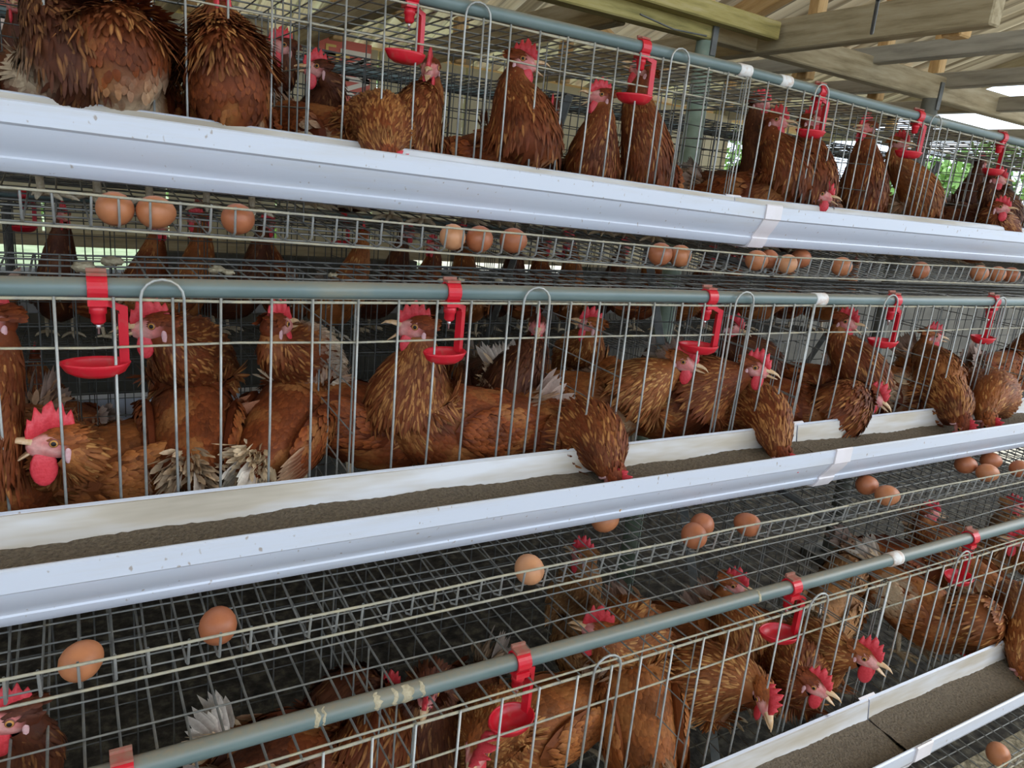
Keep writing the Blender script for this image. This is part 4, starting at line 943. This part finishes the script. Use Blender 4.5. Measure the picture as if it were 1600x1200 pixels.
hen('top', 'hen facing left with wide open beak, right of the tall hen', (938, 235, 1.42), 262, (940, 152, 1.35), 192, 4, tone='red', beak=34, pale=[(0.10, -0.03, 0.15, 0.06)], s=0.95, nk=0.9, gold=0.6)
hen('top', 'hen drinking from the cup left of the green post', (1018, 225, 1.40), 268, (1005, 112, 1.37), 175, 22, tone='red', s=1.0, nk=0.95, pale=[(0.115, -0.01, 0.17, 0.03)], gold=0.4)
hen('top', 'hen at the back with head over its neighbour below the white bands', (1150, 235, 1.50), 320, (1186, 162, 1.46), 350, 5, tone='dark', s=0.98, nk=0.9, gold=0.3)
hen('top', 'tall dark red hen facing right below the two white bands', (1180, 245, 1.40), 330, (1212, 190, 1.37), 350, 0, tone='red', s=1.0, nk=0.9, gold=0.3, neckw=1.3, pitch=14)
hen('top', 'white breasted hen drinking below the red clip right of the bands', (1238, 262, 1.38), 300, (1268, 190, 1.35), 345, 8, tone='red', pale=[BR], s=0.98, nk=0.9, gold=0.3, neckw=1.3)
hen('top', 'dark faced hen poking its head out over the top trough', (1232, 300, 1.42), 338, (1284, 305, 1.235), 350, -8, tone='dark', beak=16, s=0.9, lift=-0.07, nk=0.3, pitch=0)
hen('top', 'hen looking left with grey face, between two drinkers of the top pipe', (1338, 270, 1.40), 285, (1354, 200, 1.37), 232, 0, tone='red', s=0.98, nk=0.95, gold=0.3, neckw=1.3)
hen('top', 'cream shouldered hen under the drinker by the dark post', (1415, 290, 1.40), 300, (1404, 225, 1.38), 330, 0, tone='orange', pale=[(0.09, -0.05, 0.19, 0.05)], s=0.98, nk=0.9, gold=0.4)
hen('top', 'upper of two hens facing right at the end of the top cages', (1520, 305, 1.38), 335, (1556, 280, 1.30), 352, -4, tone='dark', s=0.95, nk=0.6, beak=12)
hen('top', 'lower hen poking out at the right end of the top cages', (1520, 330, 1.36), 335, (1562, 325, 1.235), 352, 0, tone='red', s=0.9, lift=-0.06, nk=0.35, beak=20)
hen('top', 'hen cut by the right edge of the top cages', (1606, 320, 1.42), 310, (1640, 270, 1.36), 330, 0, tone='orange', s=0.95, nk=0.8)
hen('top', 'dim hen behind the pair at the right end of the top cages', (1505, 300, 1.55), 80, (1532, 255, 1.55), 60, 10, tone='dark', s=0.95, nk=0.9, gold=0.3)
# ---- middle tier
hen('middle', 'hen cut off by the left edge of the middle cages', (-5, 640, 1.10), 250, (-14, 500, 1.06), 190, 5, tone='red', s=1.0, nk=0.9, gold=0.3)
hen('middle', 'open beaked hen with big red comb at lower left of the middle cages', (185, 770, 1.13), 190, (88, 690, 0.985), 184, 2, tone='orange', tailc=0.05, tailup=10, beak=30, comb=1.3, s=1.02, lift=-0.06, nk=0.35, pitch=0, neckw=1.2)
hen('middle', 'hen turned away with its head facing left, beside the left drinker', (300, 640, 1.17), 88, (243, 510, 1.10), 178, -4, tone='red', s=1.0, nk=0.75, tailc=0.65, tailup=0, pitch=26, neckw=1.3)
hen('middle', 'hen seen from behind with pale collar and cream tail', (452, 640, 1.16), 68, (432, 508, 1.12), 50, 2, tone='red', s=1.0, nk=0.9, tailc=0.95, tailup=0, pitch=26, neckpale=0.8, gold=0.7, neckw=1.15)
hen('middle', 'headless looking brown hen behind the divider with cream tail raised', (572, 630, 1.16), -5, (680, 650, 1.24), 30, -30, tone='red', s=1.0, nk=0.3, tailc=0.7, tailup=70, pitch=-6)
hen('middle', 'open beaked hen facing left in the middle of the cage row', (725, 640, 1.09), 208, (652, 512, 1.07), 182, 2, tone='red', beak=32, s=1.05, nk=0.85, pitch=12, neckw=1.3, gold=1.2)
hen('middle', 'dark hen at the back looking at the viewer, over the raised tail', (775, 590, 1.26), 290, (840, 510, 1.22), 272, -6, tone='dark', s=0.95, nk=0.85, beak=16, gold=0.3)
hen('middle', 'hen with raised cream tail bending its neck into the middle trough', (850, 650, 1.09), 322, (962, 752, 0.885), 318, -66, tone='red', s=0.98, nk=0.05, tailc=0.6, tailup=60, pitch=-12, neckw=1.3, gold=0.7)
hen('middle', 'tawny hen at the back facing left, right of the dark one', (965, 590, 1.25), 165, (925, 508, 1.22), 165, 8, tone='orange', s=0.95, nk=0.8, gold=0.8)
hen('middle', 'orange hen facing right with golden neck below the middle drinker', (985, 620, 1.09), -18, (1066, 565, 1.04), 352, -8, tone='orange', s=0.98, nk=0.55, pale=[(0.09, -0.04, 0.15, 0.045)], gold=1.1, neckw=1.15)
hen('middle', 'dark red hen facing right with head out past the wires', (1085, 630, 1.07), -12, (1178, 574, 0.99), 354, -8, tone='red', s=1.0, nk=0.5, neckw=1.4, gold=0.6)
hen('middle', 'hen feeding with bent striped neck beside the trough sleeve', (1120, 620, 1.12), 322, (1224, 722, 0.885), 320, -70, tone='red', s=0.95, nk=0.05, pitch=-8, neckw=1.35, gold=1.7)
hen('middle', 'dim hen at the back with only its comb showing, left of the joint', (1125, 560, 1.27), 350, (1142, 512, 1.24), 350, -10, tone='dark', s=0.95, nk=0.8, gold=0.2)
hen('middle', 'hen with open beak facing right just beyond the white coupling', (1285, 590, 1.14), 335, (1320, 503, 1.11), 350, -6, tone='red', s=0.98, nk=0.85, beak=24, gold=0.6, neckw=1.2)
hen('middle', 'hen lowering its head to the right just above the trough', (1268, 620, 1.05), 345, (1364, 618, 0.985), 354, -28, tone='red', s=0.98, nk=0.2, neckw=1.1, pitch=-2, gold=0.6, lift=-0.02)
hen('middle', 'hen with white flecked shoulder, right of the fourth middle drinker', (1405, 580, 1.10), 340, (1455, 525, 1.12), 30, -4, tone='orange', s=0.98, nk=0.8, pale=[(0.05, -0.06, 0.21, 0.05)], gold=0.5)
hen('middle', 'feeding hen with lace patterned neck at right, red comb in the trough', (1425, 595, 1.06), 330, (1505, 668, 0.885), 322, -70, tone='red', s=0.98, nk=0.05, pitch=-8, neckw=1.35, pale=[(0.03, -0.06, 0.2, 0.04)], gold=1.6)
hen('middle', 'feeding hen with cream back feathers at right end of the middle trough', (1490, 570, 1.09), 335, (1545, 664, 0.89), 325, -70, tone='orange', s=0.98, nk=0.05, pitch=-8, neckw=1.35, pale=[(-0.03, -0.07, 0.23, 0.05)], gold=0.5)
hen('middle', 'hen behind the last middle drinker at the right edge', (1590, 560, 1.16), 60, (1625, 510, 1.16), 20, 0, tone='red', s=1.0, nk=0.8)
# ---- bottom tier
hen('bottom', 'dark hen with red comb in the lower left corner', (110, 1195, 0.88), 170, (22, 1118, 0.86), 178, 0, tone='dark', s=1.0, nk=0.6, gold=0.4)
hen('bottom', 'hen seen from above with pale upright tail at lower left', (490, 1140, 0.92), 345, (625, 1098, 0.93), 350, -25, nostep=True, tone='red', s=1.0, nk=0.4, tailc=0.75, tailup=65, pale=[(-0.06, -0.07, 0.22, 0.05)])
hen('bottom', 'dark hen with beak pointing down below the dusty pipe', (712, 1065, 0.93), 245, (668, 1078, 0.85), 262, -48, tone='dark', s=0.95, nk=0.3, beak=4, gold=0.4, flop=0.3)
hen('bottom', 'hen with floppy red comb below the drinker dish', (835, 1150, 0.86), 225, (748, 1168, 0.745), 252, -30, tone='orange', s=1.0, nk=0.4, comb=1.3, flop=0.8, beak=4)
hen('bottom', 'large golden necked hen turned away, head raised over the pipe', (990, 1120, 0.83), 110, (938, 985, 0.86), 178, 5, tone='orange', s=1.05, nk=0.9, pitch=28, gold=1.3, comb=1.2, neckw=1.3, tailup=-10, tailc=0.4)
hen('bottom', 'hen at the back with tan neck and small red head', (935, 920, 1.0), 120, (914, 868, 1.0), 150, 0, tone='tan', s=0.95, nk=0.8, gold=1.0)
hen('bottom', 'brown hen facing right behind the dusty pipe, left of the second drinker', (1085, 955, 0.94), 350, (1145, 912, 0.92), 352, -4, tone='orange', s=0.98, nk=0.8, pale=[(0.09, -0.04, 0.2, 0.05)])
hen('bottom', 'hen with ruffled gold plumage and lowered head, leftmost of the three at the trough', (1092, 1118, 0.795), 322, (1196, 1090, 0.69), 300, -38, tone='orange', s=0.98, nk=0.4, flop=0.5, pale=[(0.11, 0, 0.14, 0.05)], neckw=1.35)
hen('bottom', 'middle of the three hens looking right over the bottom trough', (1195, 1095, 0.80), 335, (1271, 1068, 0.678), 352, -12, tone='red', s=0.95, nk=0.45, beak=18, pale=[(0.11, 0, 0.15, 0.05)], neckw=1.3)
hen('bottom', 'rightmost of the three hens, tall red comb, facing right over the bottom trough', (1240, 1035, 0.81), 340, (1350, 1024, 0.678), 352, -10, tone='orange', s=0.98, nk=0.35, beak=18, comb=1.2, neckw=1.2)
hen('bottom', 'hen with fanned cream wing feathers behind the tall combed hen', (1435, 960, 0.84), 345, (1515, 1000, 0.80), 345, -40, tone='orange', s=1.0, nk=0.2, tailc=0.8, pale=[(-0.05, -0.075, 0.22, 0.06)], pitch=-6)
hen('bottom', 'white flecked hen at the right edge bending into the bottom trough', (1535, 930, 0.82), 325, (1600, 1055, 0.615), 322, -66, tone='orange', s=1.0, nk=0.05, pitch=-10, pale=[(0.02, -0.06, 0.2, 0.05)], neckw=1.3)
hen('bottom', 'hen turned away with cream tail behind the second bottom drinker', (1300, 935, 0.92), 80, (1330, 900, 1.0), 60, 0, tone='tan', s=0.95, nk=0.7, tailc=0.9, tailup=45)
hen('bottom', 'dim hen with red comb behind the coupling of the dusty pipe', (1415, 830, 1.0), 20, (1450, 800, 0.99), 20, 0, tone='red', s=0.95, nk=0.8)
hen('bottom', 'tan hen at the back right of the bottom cages', (1520, 815, 0.98), 350, (1580, 790, 0.95), 350, 0, tone='tan', s=0.95, nk=0.8)
hen('bottom', 'hen with pink comb at the right edge by the last bottom drinker', (1640, 880, 0.86), 190, (1592, 845, 0.84), 200, 0, tone='orange', s=0.95, nk=0.8, comb=1.2)
hen('bottom', 'dark hen hidden deep in the bottom cage at left', (560, 1110, 0.98), 40, (600, 1080, 1.04), 30, -10, tone='dark', s=0.98, nk=0.7, gold=0.3)

# ---- hens of the row behind: three builds, copied
def copy_tree(o, parent=None):
    c = o.copy(); COL.objects.link(c); c.parent = parent
    for ch in o.children: copy_tree(ch, c)
    return c
protos = []
FARL = 'dim brown hen in the cage row behind'
for i, (tone, hy, hz) in enumerate((('dark', 0.3, 0.37), ('red', -0.8, 0.34), ('orange', 2.2, 0.36))):
    r = empty('hen', (0, 0, 0)); tag(r, FARL, 'hen', 'hens of the row behind')
    build_hen(r, (0.13, 0.02, hz - 0.02), hy, 0.0, tone=tone, fine=0.22, seed=500 + i, nk=0.8); protos.append(r)
used = set(); q = 0
for tn in ('far_middle', 'far_top', 'far_bottom'):
    t = TIERS[tn]
    for c in range(8):
        for j in range(3 if tn == 'far_middle' else 1):
            if tn == 'far_top' and c % 3 != 1: continue
            k = q % 3; q += 1
            r = protos[k] if k not in used else copy_tree(protos[k]); used.add(k); r['label'] = 'dim brown hen in the %s tier of the cage row behind' % t.name
            Y = t.yf - (0.13 + 0.09 * j) - rnd.uniform(0, 0.04); X = X0 + CELL * (c + (0.22 + 0.28 * j) + rnd.uniform(-0.06, 0.06))
            r.location = (X, Y, fz(t, Y) + 0.002); r.rotation_euler = (0, 0, rnd.uniform(0, 6.28))

# ================================================================== OUTDOORS beyond the shed
def tree(x, y, h, rr, label):
    root = empty('tree', (x, y, -0.005)); tag(root, label, 'tree', 'trees and shrubs outside the shed')
    mb = MB(); sweep(mb, [(0, 0, 0), (0.05, 0, h * 0.4), (0, 0.05, h * 0.75)], [0.09, 0.06, 0.03], 8); mb.build('trunk', M['bark'], root)
    k = 3200; d = npr.normal(0, 1, (k, 3)); d /= np.linalg.norm(d, axis=1)[:, None]; P = d * (npr.uniform(0.5, 1, (k, 1)) ** 0.5) * np.array([rr, rr, h * 0.42]) + np.array([0, 0, h * 0.58])
    dd = npr.normal(0, 1, (k, 3)); dd /= np.linalg.norm(dd, axis=1)[:, None]; nn = np.cross(dd, npr.normal(0, 1, (k, 3))); nn /= np.linalg.norm(nn, axis=1)[:, None]
    c = np.tile(np.array((0.2, 0.4, 0.1)), (k, 1)); mb = MB(); feathers(mb, P, dd, nn, npr.uniform(0.09, 0.17, k), npr.uniform(0.05, 0.09, k), c, c, c, c); o = mb.build('foliage', M['leaf'], root, False); o['kind'] = 'stuff'
for x, y, h, rr, lab in ((9.5, 5.8, 2.3, 1.1, 'leafy shrub outside beyond the right end of the shed, nearest'), (12.5, 6.0, 3.0, 1.6, 'leafy tree outside beyond the right end of the shed, farther'),
                         (8.5, 9.0, 3.2, 1.6, 'leafy tree behind the shed, seen through the right end cages'), (2.2, 9.0, 3.0, 1.7, 'leafy tree behind the shed wall, centre'), (-1.2, 8.0, 2.6, 1.5, 'leafy tree behind the shed wall, left'),
                         (5.2, 12.5, 3.6, 1.9, 'tall leafy tree far behind the shed wall')):
    tree(x, y, h, rr, lab)

# dried droppings caught on the wires over the middle cages
for (px, py, sz) in ((130, 417, 0.011), (175, 408, 0.012), (340, 421, 0.010), (358, 424, 0.007), (520, 428, 0.006), (690, 437, 0.006), (720, 436, 0.006), (780, 437, 0.006)):
    t = TIERS['middle']; r = ray(px, py); k = (t.zp - 0.002 - EYE) / r[2]; p = r * k; y = min(max(p[1], t.yf + 0.08), t.yf + 0.38)
    X = at(px, py, y)[0]; mb = MB(); ellipsoid(mb, (0, 0, sz * 0.3), ((1, 0, 0), (0, 1, 0), (0, 0, 1)), (sz * 1.4, sz * 1.1, sz * 0.6), 9, 6)
    v = mb.v[0]; v += npr.normal(0, sz * 0.14, v.shape)
    o = mb.build('dropping', M['dung']); o.location = (X, y, t.zp - 0.006); tag(o, 'dried pale dropping on the roof wires of the middle cage', 'dropping', 'droppings on the middle roof wires')
